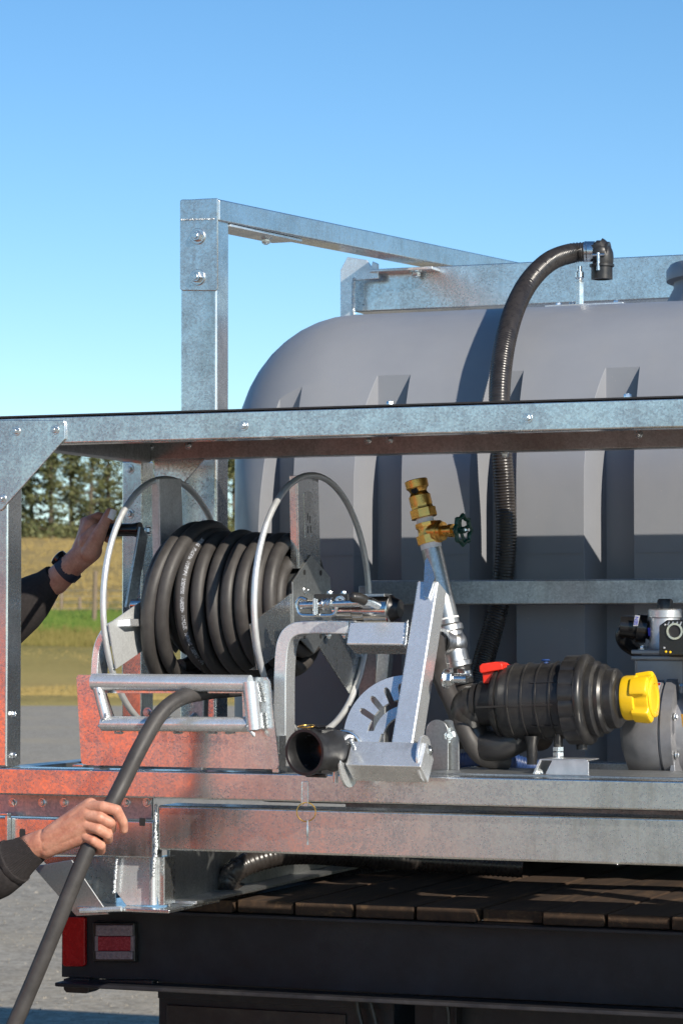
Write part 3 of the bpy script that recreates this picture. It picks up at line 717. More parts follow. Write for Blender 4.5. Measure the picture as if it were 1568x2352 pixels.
# ------------------------------------------------------------------ hose reel
Lc, Rc = P(385, 1389, .365), P(721, 1388, .335)
W = (Rc - Lc).length; ex = (Rc - Lc).normalized(); ez = V((0, 0, 1)); ey = ez.cross(ex).normalized(); ez = ex.cross(ey)
O = (Lc + Rc) / 2
def Q(x, y, z): return O + ex * x + ey * y + ez * z
reel = thing('hose_reel', 'galvanised hose reel with two wire hoops and a hand crank, behind the orange-lit guide plate', 'hose reel', Q(0, 0, -.37))
for s_, nm in ((-1, 1), (1, 2)):
    m = MB(); m.tube([Q(s_ * W / 2, .30 * math.cos(a), .30 * math.sin(a)) for a in [2 * math.pi * i / 72 for i in range(72)]], .0074, 12, closed=True)
    m.build('guide_hoop', 'wire', reel)
    xx = s_ * (W / 2 - .012)
    sk = []
    for a in (93, 199, 325):
        ca, sa = math.cos(R(a)), math.sin(R(a)); ta, tb = -sa, ca
        m = MB(); w0, w1 = .056, .06
        r1 = .30
        pl = [(.085 * ca + w0 * ta, .085 * sa + w0 * tb), (r1 * ca + w1 * ta * .9, r1 * sa + w1 * tb * .9), (r1 * ca - w1 * ta * .9, r1 * sa - w1 * tb * .9), (.085 * ca - w0 * ta, .085 * sa - w0 * tb)]
        m.prism([Q(xx, a_, b_) for a_, b_ in pl], ex * .004)
        # folded lip
        p0, p1 = pl[0], pl[1]
        m.prism([Q(xx - .0001, *p0), Q(xx - .0001, *p1), Q(xx - .018 , *p1), Q(xx - .018, *p0)], ey * .003)
        m.build('spoke', 'galv_matte' if s_ < 0 else 'galv', reel, .001)
    m = MB(); hexp = [(.115 * math.cos(R(34 + 60 * k)), .115 * math.sin(R(34 + 60 * k))) for k in range(6)]
    m.prism([Q(xx + .0042, a_, b_) for a_, b_ in hexp], ex * .004); hp = m.build('hub_plate', 'galv_dull', reel, .001)
    for a in range(0, 360, 60):
        c = Q(xx + .0083, .085 * math.cos(R(a)), .085 * math.sin(R(a))); m = MB(); m.lathe(c, ex, [(0, .0065), (.0006, .0065)], 14); m.build('hole', 'black_ink', hp)
    for a in (20, 140, 260): bolt(reel, Q(xx + .0085, .05 * math.cos(R(a)), .05 * math.sin(R(a))), ex, .010)
m = MB(); m.lathe(Q(-W / 2 + .0, 0, 0), ex, [(0, .085), (W - .02, .085)], 32); m.build('drum', 'galv_dull', reel)
m = MB(); m.lathe(Q(-W / 2 - .095, 0, 0), ex, [(0, .014), (W + .22, .014)], 18); m.build('axle', 'chrome', reel)
# name plate on the upper right spoke
xx = W / 2 - .012 + .0042
pa = R(94); ca, sa = math.cos(pa), math.sin(pa)
def SP(r_, t_): return Q(xx, r_ * ca - t_ * -sa, r_ * sa - t_ * ca)
m = MB(); m.prism([SP(.155, -.022), SP(.26, -.022), SP(.26, .02), SP(.155, .02)], ex * .001); npz = m.build('name_plate', 'galv', reel, .0005)
for r_, t_ in ((.158, -.018), (.158, .016), (.257, -.018), (.257, .016)):
    m = MB(); m.ball(SP(r_, t_) + ex * .001, .0025, 1); m.build('rivet', 'zinc', npz)
for r_, t_ in ((.165, -.008), (.166, .006), (.188, .004), (.195, -.006)):
    m = MB(); m.prism([SP(r_, t_) + ex * .0011, SP(r_ + .017, t_) + ex * .0011, SP(r_ + .017, t_ + .003) + ex * .0011, SP(r_, t_ + .003) + ex * .0011], ex * .0003); m.build('stamp_mark', 'black_ink', npz)
# bent side legs
def bentbar(pts, wd, th_, mat='galv'):
    """flat bar following pts (in Y/Z), wd wide along X-ish, th thick"""
    pth = smoothpath(pts, 8); m = MB(); prev = None
    vs = []
    for i, p in enumerate(pth):
        tg = (pth[min(i + 1, len(pth) - 1)] - pth[max(i - 1, 0)]).normalized(); nn = tg.cross(V((0, 1, 0))).normalized() 
        vs.append([m.bm.verts.new(p + nn * (wd / 2) * s1 + V((0, 1, 0)) * (th_ * s2)) for s1, s2 in ((-1, 0), (1, 0), (1, 1), (-1, 1))])
    for A, B in zip(vs, vs[1:]):
        for k in range(4): j = (k + 1) % 4; m.bm.faces.new((A[k], A[j], B[j], B[k]))
    m.bm.faces.new(vs[0][::-1]); m.bm.faces.new(vs[-1]); return m
yl = .04
m = bentbar([P(*a) for a in ((642, 1762, yl), (642, 1650, yl), (643, 1540, yl), (650, 1475, yl), (672, 1447, yl), (715, 1440, yl), (800, 1441, yl))], .030, .055)
m.build('leg', 'galv_bright', reel, .003)
m = bentbar([P(*a) for a in ((222, 1762, .09), (218, 1650, .09), (216, 1560, .09), (222, 1490, .09), (240, 1450, .09), (262, 1434, .10), (300, 1430, .12))], .018, .055)
m.build('leg', 'galv_bright', reel, .003)
m = bentbar([P(*a) for a in ((868, 1770, .5), (872, 1600, .5), (880, 1480, .5), (862, 1430, .5), (815, 1425, .5))], .03, .03)
m.build('leg', 'galv_dull', reel, .003)
m = bentbar([P(*a) for a in ((452, 1770, .5), (456, 1600, .5), (460, 1480, .5), (452, 1430, .5))], .03, .03)
m.build('leg', 'galv_dull', reel, .003)
# crank
h0, h1 = P(205, 1217, .43), P(322, 1217, .43)
ckb, ckt = P(301, 1398, .40), P(333, 1212, .42)
m = MB(); m.beam(ckb, ckt, .03, .008, (.9, -.42, 0)); m.beam(ckb - ex * .008, ckt - ex * .008, .006, .03, (0, -1, 0)); m.build('crank_arm', 'galv_dull', reel, .002)
bolt(reel, P(341, 1218, .42), (.93, -.35, 0), .013); bolt(reel, P(308, 1392, .39), (.5, -.8, 0), .012)
m = MB(); m.lathe(h1, h0 - h1, [(0, .0), (0, .019), (.006, .0185), (.02, .0155), (.1, .0165), (.118, .014), (.123, 0)], 24); m.build('crank_grip', 'black_gloss', reel)

# hose: coil on the drum and the length paid out to the hand
HR = .0172
coil = []
def ring_pts(x, rad, tilt, a0, a1, x2, rad2, n=60, wob=0, ph=0, tilt2=None):
    for i in range(n):
        f = i / n; a = a0 + (a1 - a0) * f
        rr = rad + (rad2 - rad) * f + wob * math.sin(a * 2 + ph)
        yield Q(x + (x2 - x) * f + (tilt + ((tilt if tilt2 is None else tilt2) - tilt) * f) * math.sin(a), rr * math.cos(a), rr * math.sin(a))
hose = thing('rubber_hose', 'long black rubber hose wound on the reel and paid out through the hand', 'hose', Q(0, 0, -.37))
inner = []
x = -.145
while x < .15:
    inner += list(ring_pts(x, .107, 0, 0, 2 * math.pi, x + .0355, .107, 40)); x += .0355
m = MB(); m.tube(inner, HR, 12); m.build('inner_coil', 'rubber', hose, ang=80)
outer = []
seq = [(-.160, .15, .0), (-.148, .172, .022), (-.128, .196, .040), (-.098, .176, .030), (-.062, .150, .0), (-.018, .158, .006), (.024, .158, -.003), (.060, .154, .002), (.096, .154, .004), (.132, .150, 0), (.160, .147, 0)]
for (a, r0, tl), (b, r1, tl2) in zip(seq, seq[1:]):
    outer += list(ring_pts(a, r0, tl, -math.pi / 2, 3 * math.pi / 2, b, r1, 64, .004, a * 30, tl2))
m = MB(); m.tube(outer, HR, 44, flute=.03); m.build('outer_coil', 'rubber', hose, ang=80)
# second print-marked loop
ml = MB(); rnd = random.Random(3)
loop = list(ring_pts(-.098, .176, .030, -math.pi / 2, 3 * math.pi / 2, -.062, .150, 64, .004, -.098 * 30, .0))
vdir = (C0 - Q(-.12, -.15, 0)).normalized()
lp = resample([p for p in loop if (p - O).dot(ey) < -.06 and abs((p - O).dot(ez)) < .15], .0011)
for i in range(2, len(lp) - 4):
    if (i // 6) % 6 == 5: continue
    tg = (lp[i + 1] - lp[i - 1]).normalized(); sd = tg.cross(vdir).normalized(); nn = sd.cross(tg).normalized()
    if nn.dot(vdir) < 0: nn = -nn
    for k in range(4):
        if rnd.random() < .42: continue
        off = -.006 + k * .0022
        def S(o_, s_): 
            h = math.sqrt(max(1e-8, (HR + .0004) ** 2 - o_ ** 2)); return lp[i] + sd * o_ + nn * h + tg * s_
        ml.faces([S(off, -.0005), S(off + .0021, -.0005), S(off + .0021, .0005), S(off, .0005)], [(0, 1, 2, 3)])
tag(ml.build('printed_lettering', 'hose_ink', hose), kind='stuff')
lead = [Q(.10, -.03, -.158), P(640, 1560, .24), P(560, 1580, .09), P(470, 1590, .0), P(410, 1606, -.07), P(365, 1645, -.12), P(322, 1718, -.17), P(285, 1793, -.20), P(262, 1838, -.22), P(230, 1899, -.24), P(200, 1957, -.26),
        P(165, 2040, -.28), P(120, 2150, -.30), P(72, 2265, -.32), P(22, 2380, -.34), P(-40, 2510, -.36), P(-120, 2650, -.38)]
e = lead[-1]; lead += [V((e.x - .15, e.y - .05, .45)), V((e.x - .3, e.y - .1, .12)), V((e.x - .55, e.y - .2, .02)), V((e.x - 1.2, e.y - .4, .018)), V((e.x - 2.2, e.y - .9, .018))]
lpath = smoothpath(lead, 12)
m = MB(); m.tube(lpath, HR + .0005, 52, flute=.025); m.build('running_length', 'rubber', hose, ang=80)

# fairlead tray
tray = thing('hose_guide_plate', 'steel hose guide plate with a rectangular tube frame, tinted orange by reflection', 'guide plate', P(400, 1765, 0))
yt = -.012
outer_ = [(176, 1556), (180, 1550), (612, 1556), (619, 1566), (641, 1758), (634, 1767), (192, 1757), (187, 1750)]
ip = [(243, 1592), (556, 1592), (558, 1648), (262, 1648)]
m = MB(); op = [P(a_, b_, yt) for a_, b_ in outer_]; hp_ = [P(a_, b_, yt) for a_, b_ in ip]
for th_ in (V((0, 0, 0)), V((0, .005, 0))):
    pass
fo = [m.bm.verts.new(p) for p in op]; fh = [m.bm.verts.new(p) for p in hp_]
bo = [m.bm.verts.new(p + V((0, .005, 0))) for p in op]; bh = [m.bm.verts.new(p + V((0, .005, 0))) for p in hp_]
def fc(A, H):
    return [(A[0], A[1], H[0]), (A[1], A[2], H[1], H[0]), (A[2], A[3], H[1]), (A[3], A[4], H[2], H[1]), (A[4], A[5], H[2]), (A[5], A[6], H[3], H[2]), (A[6], A[7], H[3]), (A[7], A[0], H[0], H[3])]
for f in fc(fo, fh): m.bm.faces.new(f)
for f in fc(bo, bh): m.bm.faces.new(f[::-1])
for A, B in ((fo, bo), (fh, bh)):
    for i in range(len(A)): j = (i + 1) % len(A); m.bm.faces.new((A[i], A[j], B[j], B[i]))
m.build('plate', 'galv', tray)
m = MB(); m.box(P(176, 1760, 0).x, P(200, 1760, 0).x, -.02, .05, P(190, 1760, 0).z, P(190, 1755, 0).z); m.build('foot', 'galv', tray, .001)
m = MB(); m.box(P(625, 1768, 0).x, P(640, 1768, 0).x, .0, .05, zC + .001, P(632, 1690, 0).z); m.build('foot', 'galv', tray, .001)
def pipe(a, b, r, parent, name, mat='galv_bright'):
    m = MB(); a, b = V(a), V(b); L_ = (b - a).length
    m.lathe(a, b - a, [(0, r * .86), (0, r), (L_, r), (L_, r * .86)], 28); return m.build(name, mat, parent)
yr = -.035
pipe(P(214, 1566, yr), P(575, 1570, yr), .0188, tray, 'top_tube')
pipe(P(236, 1662, yr), P(572, 1664, yr), .0165, tray, 'bottom_tube')
pipe(P(226, 1580, yr - .004), P(244, 1650, yr - .004), .0125, tray, 'end_tube')
pipe(P(573, 1566, yr - .006), P(584, 1676, yr - .006), .0165, tray, 'end_tube')
WL = [(P(590, 1570, yr + .01), P(598, 1612, yr + .01), .0042), (P(599, 1640, yr + .01), P(602, 1672, yr + .01), .0045), (P(568, 1668, yr - .018), P(584, 1690, yr - .01), .0045),
      (P(216, 1582, yr - .01), P(232, 1594, yr - .015), .0035), (P(228, 1668, yr - .01), P(247, 1640, yr - .015), .0045)]
WL += [(P(a_, 1683, yt - .002), P(a_ + 16, 1683, yt - .002), .003) for a_ in (265, 320, 400, 480, 520)]
for a_, b_, w_ in WL:
    m = MB(); weld(m, a_, b_, w_); m.build('weld_bead', 'weld', tray)

# ------------------------------------------------------------------ latch and swivel on the reel
lt = thing('spring_latch', 'zinc spring latch pin with black tipped lever above the reel leg', 'latch', P(740, 1425, .03))
m = MB(); m.tube([p for p in smoothpath([P(*a) for a in ((704, 1378, .03), (690, 1374, .03), (683, 1385, .03), (683, 1398, .03), (692, 1412, .03), (730, 1413, .03), (764, 1412, .03), (772, 1398, .03), (772, 1380, .03), (780, 1371, .03), (790, 1378, .03))], 6)], .0045, 8); m.build('bracket', 'zinc', lt)
m = MB(); m.cyl(P(690, 1390, .03), P(852, 1384, .03), .0085, 16); m.build('pin', 'zinc', lt)
m = MB(); n_ = 60; a, b = P(742, 1388, .03), P(765, 1386, .03)
m.tube([a.lerp(b, i / n_) + V((0, math.cos(i * .75), math.sin(i * .75))) * .0125 for i in range(n_)], .0018, 6); m.build('spring', 'zinc', lt)
m = MB(); m.cyl(P(722, 1374, .02), P(722, 1412, .02), .004, 10); m.cyl(P(727, 1376, .02), P(727, 1410, .02), .003, 10); m.build('cotter', 'zinc', lt)
m = MB(); m.tube(smoothpath([P(*a) for a in ((868, 1391, .02), (852, 1383, .0), (835, 1379, -.02))], 6), .0095, 14); m.build('lever', 'zinc', lt)
m = MB(); m.tube(smoothpath([P(*a) for a in ((838, 1380, -.018), (825, 1374, -.03), (812, 1372, -.04))], 6), .0118, 14); m.ball(P(812, 1372, -.04), .0118, 2); m.build('lever_tip', 'black_plastic', lt)
m = MB(); m.box(P(735, 1385, .1).x, P(815, 1385, .1).x, .06, .14, P(735, 1395, .1).z, P(735, 1365, .1).z); m.build('bearing_block', 'black_plastic', lt, .003)
for px in (757, 789): bolt(lt, P(px, 1365, .1), (0, 0, 1), .009)
sw = thing('swivel_joint', 'shiny steel swivel joint on the end of the reel axle', 'pipe fitting', P(840, 1400, .15))
m = MB(); ax = V((1, -.05, 0)); m.lathe(P(770, 1402, .16), ax, [(0, .02), (.045, .02), (.05, .026), (.075, .026), (.08, .033), (.135, .033), (.137, .03)], 28); m.build('barrel', 'chrome', sw)
m = MB(); m.lathe(P(872, 1398, .16), ax, [(0, .031), (.03, .031), (.034, .026), (.05, .02)], 24); m.build('end_cap', 'black_plastic', sw)
m = MB(); m.box(P(800, 1370, .16).x, P(886, 1370, .16).x, .15, .2, P(800, 1376, .16).z, P(800, 1364, .16).z); m.build('guard', 'galv_dull', sw, .001)
for px in (756, 792): bolt(reel, P(px, 1458, .05), (0, 0, -1), .009)

# ------------------------------------------------------------------ swing bracket with indexing plate
br = thing('swing_bracket', 'leaning galvanised T bracket with a slotted quadrant plate, right of the reel', 'bracket', P(930, 1790, -.05))
nrm = V((0, -math.cos(R(22)), math.sin(R(22))))
def PB(px, py, off=0):    # on the leaning plane through (930,1720) at Y=-.075
    c = P(930, 1722, -.075); d = camF * FPX + camR * (px - 784) + camU * (1176 - py)
    tt_ = (c - C0).dot(nrm) / d.dot(nrm); return C0 + d * tt_ + nrm * off
m = MB(); m.beam(PB(920, 1722), PB(982, 1333), .0495, .062, nrm); m.build('upright', 'galv_bright', br, .005, 3)
m = MB(); m.beam(PB(797, 1452, -.003), PB(929, 1453, -.003), .055, .06, nrm); m.build('arm', 'galv_bright', br, .005, 3)
m = MB(); weld(m, PB(936, 1426, .0), PB(930, 1480, .0), .003); m.build('weld_seam', 'weld', br)
m = MB(); m.prism([PB(978, 1292, .002), PB(984, 1284, .002), PB(994, 1306, .002), PB(1001, 1330, .002), PB(986, 1376, .002), PB(974, 1372, .002)], nrm * .007); m.build('latch_tab', 'galv', br)
bolt(br, PB(984, 1560) + V((.026, .035, 0)), (1, -.1, .0), .022); 
m = MB(); c = PB(984, 1560) + V((.04, .035, 0)); m.cyl(c, c + V((.034, 0, 0)), .0085, 14); m.build('thread_end', 'zinc', br)
# quadrant
cx, cy = 925, 1690
def arc(r0, r1, a0, a1, n=18):
    o_ = [(cx + r1 * math.cos(R(a0 + (a1 - a0) * i / n)), cy - r1 * 1.02 * math.sin(R(a0 + (a1 - a0) * i / n))) for i in range(n + 1)]
    i_ = [(cx + r0 * math.cos(R(a0 + (a1 - a0) * i / n)), cy - r0 * 1.02 * math.sin(R(a0 + (a1 - a0) * i / n))) for i in range(n + 1)]
    return o_, i_
def pol(r_, a_): return (cx + r_ * math.cos(R(a_)), cy - r_ * 1.02 * math.sin(R(a_)))
def flat(pts):
    m = MB(); m.prism([PB(*p, -.03) for p in pts], -nrm * .007); return m
comb = [pol(148, 86 + 4 * i) for i in range(22)]
comb += [pol(95, 170)]
a_ = 165
for sc_c in (147, 130, 113, 97):
    while a_ > sc_c + 5: comb.append(pol(95, a_)); a_ -= 4
    comb += [pol(95, sc_c + 4), pol(123, sc_c + 3.2), pol(130, sc_c + 1.4), pol(130, sc_c - 1.4), pol(123, sc_c - 3.2), pol(95, sc_c - 4)]; a_ = sc_c - 7
comb += [pol(95, 87)]
flat(comb).build('quadrant_plate', 'galv_bright', br)
flat([pol(80, 90 + 5 * i) for i in range(16)] + [pol(58, 165 - 5 * i) for i in range(16)]).build('quadrant_rib', 'galv_bright', br)
m = MB()
q_ = [(cx - 147, 1669), (cx - 93, 1668), (cx - 76, 1668), (cx - 60, 1672), (cx - 70, 1705), (cx - 118, 1712), (cx - 132, 1705)]
m.prism([PB(a_, b_, -.0302) for a_, b_ in q_], -nrm * .0066)
bmesh.ops.remove_doubles(m.bm, verts=m.bm.verts, dist=.0002)
m.build('quadrant_foot', 'galv_bright', br)
# lower square tube turned on edge, round plate and bolts
ta, tb = P(800, 1729, -.10), P(972, 1733, -.10)
m = MB(); m.beam(ta, tb, .062, .062, (0, -.80, .60)); lo = m.build('cross_tube', 'galv_bright', br, .003, 3)
m = MB(); c = ta + V((-.006, .025, -.0186)); m.lathe(c, (-1, 0, -.02), [(0, .0575), (.006, .0575)], 40); m.build('round_plate', 'galv_bright', br, .001)
m = MB(); c = P(966, 1742, -.07); m.prism([c + V((.004, math.cos(a) * .045, math.sin(a) * .05)) for a in [2 * math.pi * i / 20 for i in range(20)]], (.006, 0, 0)); m.build('end_plate', 'galv_bright', br, .001)
bolt(br, P(976, 1724, -.06), (1, -.05, 0), .017)
m = MB(); weld(m, P(806, 1700, -.11), P(814, 1722, -.125), .004); m.build('weld_bead', 'weld', br)

# pivot lugs to the right of the bracket
lg = thing('pivot_lug', 'dark steel pivot lugs with a bolt on the lower rail beside the filter', 'bracket', P(1015, 1780, .05))
for k, (px, yy) in enumerate(((997, .19), (1022, .205))):
    m = MB(); w0 = .0; c = P(px, 1690, yy)
    bz = zC + .004 - c.z; pts_ = [(-.02, bz), (.032, bz), (.032, 0)] + [(.006 + .026 * math.cos(R(a)), .01 + .026 * math.sin(R(a))) for a in range(0, 181, 20)] + [(-.02, 0)]
    m.prism([c + V((a_, 0, b_)) for a_, b_ in pts_], (0, .006, 0)); m.build('lug', 'galv_dull', lg, .001)
bolt(lg, P(1027, 1689, .205), (.5, -.85, 0), .018)

# ------------------------------------------------------------------ camlock coupling
cl = thing('camlock_coupling', 'black camlock hose coupling with open mouth and a hanging pull ring', 'hose coupling', P(710, 1790, -.1))
ax = V((.22, .97, .02)).normalized(); c = P(699, 1728, -.19)
m = MB(); m.lathe(c, ax, [(0.14, .0), (.14, .024), (.06, .03), (0.02, .038), (0.003, .0415), (0, .0435), (0, .0495), (.01, .0505), (.02, .047), (.05, .046), (.06, .049), (.09, .049), (.1, .043), (.13, .040), (.15, .033), (.19, .033), (.19, 0)], 40); m.build('coupling_body', 'clean_black', cl)
m = MB(); m.lathe(c + ax * .068, -ax, [(0, .024), (.0, .03), (.008, .031), (.01, .024)], 24); m.build('gasket', 'black_gloss', cl)
for sz in (1, -1):
    m = MB(); u = ax.cross(V((0, 0, 1))).normalized(); c2 = c + ax * .045 + V((0, 0, sz * .046))
    for s1 in (-1, 1): m.beam(c2 + u * s1 * .02 - ax * .015, c2 + u * s1 * .02 + ax * .03, .008, .018, (0, 0, sz))
    m.cyl(c2 - u * .026 + V((0, 0, sz * .006)), c2 + u * .026 + V((0, 0, sz * .006)), .004, 10)
    m.build('lever_lug', 'black_plastic', cl, .001)
m = MB(); c3 = P(703, 1668, -.17); m.tube([c3 + V((math.cos(a) * .017, math.sin(a) * .02, .002 * math.sin(a))) for a in [2 * math.pi * i / 24 for i in range(24)]], .0016, 8, closed=True); m.build('top_ring', 'brass', cl)
m = MB(); m.beam(P(703, 1671, -.17), P(712, 1690, -.155), .014, .006, (0, -1, .3)); m.build('cam_lever', 'zinc', cl, .001)
m = MB(); m.beam(P(699, 1794, -.185), P(698.5, 1852, -.185), .0145, .006, (0, -1, 0)); m.beam(P(692, 1796, -.187), P(691.5, 1850, -.187), .002, .006, (0, -1, 0)); m.beam(P(706, 1796, -.187), P(705.5, 1850, -.187), .002, .006, (0, -1, 0)); m.build('cam_lever', 'zinc', cl, .0008)
m = MB(); c3 = P(703, 1865, -.186); m.tube([c3 + (camR * math.cos(a) + V((0, 0, 1)) * math.sin(a)) * .0200 for a in [2 * math.pi * i / 36 for i in range(36)]], .0013, 8, closed=True); m.build('pull_ring', 'brass', cl)
m = MB(); m.tube([P(706, 1884, -.186), P(706, 1900, -.186), P(705.5, 1912, -.186), P(706, 1925, -.186), P(706, 1940, -.186)], 0, 8, rf=lambda i: (.0011, .002, .0036, .0012, .0022)[i]); m.build('ring_tag', 'zinc', cl)
m = MB(); c4 = c + ax * .15; m.tube([c4 + V((math.cos(a), .1 * math.cos(a), math.sin(a))) * .037 for a in [2 * math.pi * i / 30 for i in range(30)]], .004, 8, closed=True)
m.cyl(c4 + V((-.02, .0, -.034)), c4 + V((-.02, 0, -.075)), .006, 10); m.build('support_clamp', 'zinc', cl)

# ------------------------------------------------------------------ delivery pipe with brass valve
dp = thing('delivery_pipe', 'leaning galvanised pipe topped by a brass gate valve with green handwheel', 'pipe', P(1050, 1520, .12))
yv = .40
KA = .76
pb, pt = P(1052, 1528, yv), P(990, 1258, yv); ax = (pt - pb).normalized()
m = MB(); m.lathe(pb, ax, [(.05, .0255), ((pt - pb).length, .0235)], 28); m.build('pipe', 'galv_dull', dp)
m = MB(); m.lathe(P(1051, 1536, yv), ax, [(0, .028), (.004, .034), (.014, .034), (.016, .030), (.085, .030), (.088, .034), (.1, .034), (.105, .028)], 28)
ob = V((-.42, -.9, .1)).normalized(); tc_ = P(1040, 1478, yv); m.lathe(tc_, ob, [(-.01, .03), (.03, .028), (.032, .031), (.042, .031), (.042, .024), (.038, .024)], 28); m.ball(tc_, .033, 3); m.build('tee_fitting', 'castzinc', dp)
m = MB(); m.lathe(tc_ + ob * .036, ob, [(0, .023), (.012, .022), (.013, .016), (.03, .016)], 6); m.ball(tc_ + ob * .066 + V((0, 0, -.008)), .014, 2); m.build('plug', 'black_gloss', dp)
m = MB(); m.lathe(pb + ax * .108, ax, [(0, .0262), (.004, .0262)], 24); m.build('thread_tape', 'tape', dp)
m = MB(); m.lathe(pt - ax * .002, ax, [(0, .0245), (.018, .0245)], 24); m.build('thread_tape', 'tape', dp)
vl = lambda f: pt + ax * f * KA
def sca(pr): return [(a_ * KA, b_) for a_, b_ in pr]
m = MB(); m.lathe(vl(.014), ax, sca([(0, .026), (0, .031), (.026, .031), (.028, .025)]), 8)
m.lathe(vl(.04), ax, sca([(0, .024), (.014, .022), (.03, .023)]), 24); m.lathe(vl(.064), ax, sca([(0, .026), (.002, .0265), (.014, .0265), (.015, .022)]), 8)
br_ = V((.95, -.26, .02)).normalized(); vc = vl(.05)
m.lathe(vc, br_, [(0, .021), (.02, .021), (.024, .017)], 24); m.build('valve_body', 'brass', dp)
m = MB(); m.lathe(vc, br_, [(.022, .019), (.024, .026), (.034, .026), (.036, .022), (.044, .022), (.046, .013), (.06, .012), (.061, .0155), (.072, .0155), (.073, .007), (.095, .007)], 20, None); m.build('bonnet', 'brass', dp)
m = MB(); m.lathe(vl(.078), ax, sca([(0, .0205), (.018, .0205)]), 24); m.build('thread_tape', 'tape', dp)
m = MB(); m.lathe(vl(.093), ax, sca([(0, .028), (.002, .032), (.028, .032), (.03, .027), (.036, .026), (.042, .0265)]), 8); m.build('union_nut', 'brass', dp)
m = MB(); m.lathe(vl(.133), ax, sca([(0, .0255), (.03, .0255), (.034, .022), (.042, .0195), (.05, .022), (.056, .0265), (.078, .0268), (.080, .0245), (.080, 0)]), 28); m.build('top_plug', 'brass', dp)
m = MB(); m.lathe(vl(.176) + NY * .012 - V((0, 0, 0)), (-.2, -1, .25), [(0, .008), (.013, .008)], 14); m.build('vent_hole', 'black_ink', dp)
# handwheel
wc = vc + br_ * .098; m = MB(); u1 = V((0, 0, 1)); u2 = br_.cross(u1).normalized(); n_ = 80
m.tube([wc + (u1 * math.cos(a) + u2 * math.sin(a)) * (.030 + .0022 * math.cos(a * 8)) for a in [2 * math.pi * i / n_ for i in range(n_)]], .0052, 10, closed=True)
for k in range(4):
    a = R(20 + 90 * k); d_ = u1 * math.cos(a) + u2 * math.sin(a); m.tube([wc - br_ * .006 + d_ * .006, wc - br_ * .004 + d_ * .018, wc + d_ * .03], .0042, 8)
for k in range(8): a = 2 * math.pi * k / 8; m.ball(wc + (u1 * math.cos(a) + u2 * math.sin(a)) * .034, .0058, 1)
m.lathe(wc - br_ * .012, br_, [(0, .008), (.018, .008)], 14); hw = m.build('handwheel', 'green', dp)
m = MB(); m.lathe(wc + br_ * .004, br_, [(0, .006), (.006, .006), (.008, .004), (.013, .004)], 6); m.build('wheel_nut', 'zinc', hw)
# clamp below
m = MB(); c = P(1055, 1545, yv); m.lathe(c, -ax, [(-.02, .027), (.028, .027)], 24); m.build('hose_cuff', 'black_plastic', dp)
m = MB(); m.lathe(c, -ax, [(.0, .0282), (.018, .0282)], 24); m.cyl(P(1012, 1548, yv - .03), P(1082, 1552, yv - .03), .0045, 10)
for px in (1031, 1057): m.beam(P(px, 1536, yv - .028), P(px, 1566, yv - .028), .017, .009, (0, -1, 0))
m.build('bolt_clamp', 'zinc', dp, .001)

# ------------------------------------------------------------------ black hoses feeding it
def hosepath(name, label, pts, r, mat='rubber', n=16, cat='hose'):
    m = MB(); pth = smoothpath([P(*a) for a in pts], 10); m.tube(pth, r, n); o = m.build(name, mat, None, ang=80); tag(o, label, cat); return o
hosepath('delivery_hose', 'black hose dropping diagonally from the bracket bolt to the filter', [(1000, 1470, .34), (1003, 1520, .30), (1015, 1560, .26), (1038, 1610, .24), (1062, 1665, .22), (1085, 1710, .22), (1110, 1738, .25), (1160, 1752, .3)], .0215)
hosepath('clamped_hose', 'short black hose below the clamp under the leaning pipe', [(1055, 1545, .40), (1062, 1580, .41), (1072, 1615, .42), (1080, 1660, .44)], .0255)
pth = resample(smoothpath([P(*a) for a in ((1050, 1748, .5), (1100, 1742, .5), (1160, 1744, .52), (1220, 1760, .55), (1300, 1770, .6))], 12), .0025)
m = MB(); m.tube(pth, 0, 14, rf=lambda i: .017 + (.0015 if i % 3 == 0 else -.0005)); tag(m.build('ribbed_hose', 'blue_hose', None, ang=80), 'blue ribbed hose lying on the skid floor below the filter', 'hose')
pth = resample(smoothpath([P(*a) for a in ((1200, 1990, .9), (900, 1972, .8), (700, 1958, .6), (600, 1972, .5), (535, 2005, .45), (530, 2050, .5), (640, 2040, .9), (900, 1995, 1.4))], 16), .004)
m = MB(); m.tube(pth, 0, 14, rf=lambda i: .028 + (.0015 if i % 3 == 0 else -.0005)); tag(m.build('delivery_coil', 'corrug', None, ang=80), 'dark ribbed hose curled on the truck deck below the skid beam', 'hose')

# ------------------------------------------------------------------ filter
fl = thing('suction_filter', 'black ribbed barrel filter with yellow drain cap on a silver foot', 'filter', P(1280, 1785, .22))
yf = .24
fa, fb = P(1140, 1614, yf), P(1440, 1603, yf); ax = (fb - fa).normalized()
s_ = (fb - fa).length / 300
pr = [(0, .0), (0, .055), (-.0 + 5 * s_, .078), (14 * s_, .084), (16 * s_, .087)]
pr = [(-34 * s_, 0), (-34 * s_, .05), (-4 * s_, .052), (0, .068), (6 * s_, .070), (8 * s_, .078), (16 * s_, .080), (18 * s_, .076), (22 * s_, .080), (30 * s_, .083)]
for k in (50, 82, 114, 146): pr += [((k - 3) * s_, .0835), ((k - 2) * s_, .0865), ((k + 1) * s_, .0865), ((k + 2) * s_, .0835)]
pr += [(160 * s_, .084), (170 * s_, .084), (170 * s_, 0)]
m = MB(); m.lathe(fa, ax, pr, 56); m.build('barrel', 'black_plastic', fl)
m = MB()
for a in (8, 128, 188, 300):
    d_ = (V((0, 0, 1)) * math.cos(R(a)) + NY * math.sin(R(a) + math.pi * 0)); 
for a in (95, 60, 130):
    d_ = V((0, 0, 1)) * math.cos(R(a)) + NY * math.sin(R(a)); m.beam(fa + d_ * .0855 - ax * (.02 if a == 95 else -.1), fa + d_ * .0855 + ax * 160 * s_, .004, .003, d_)
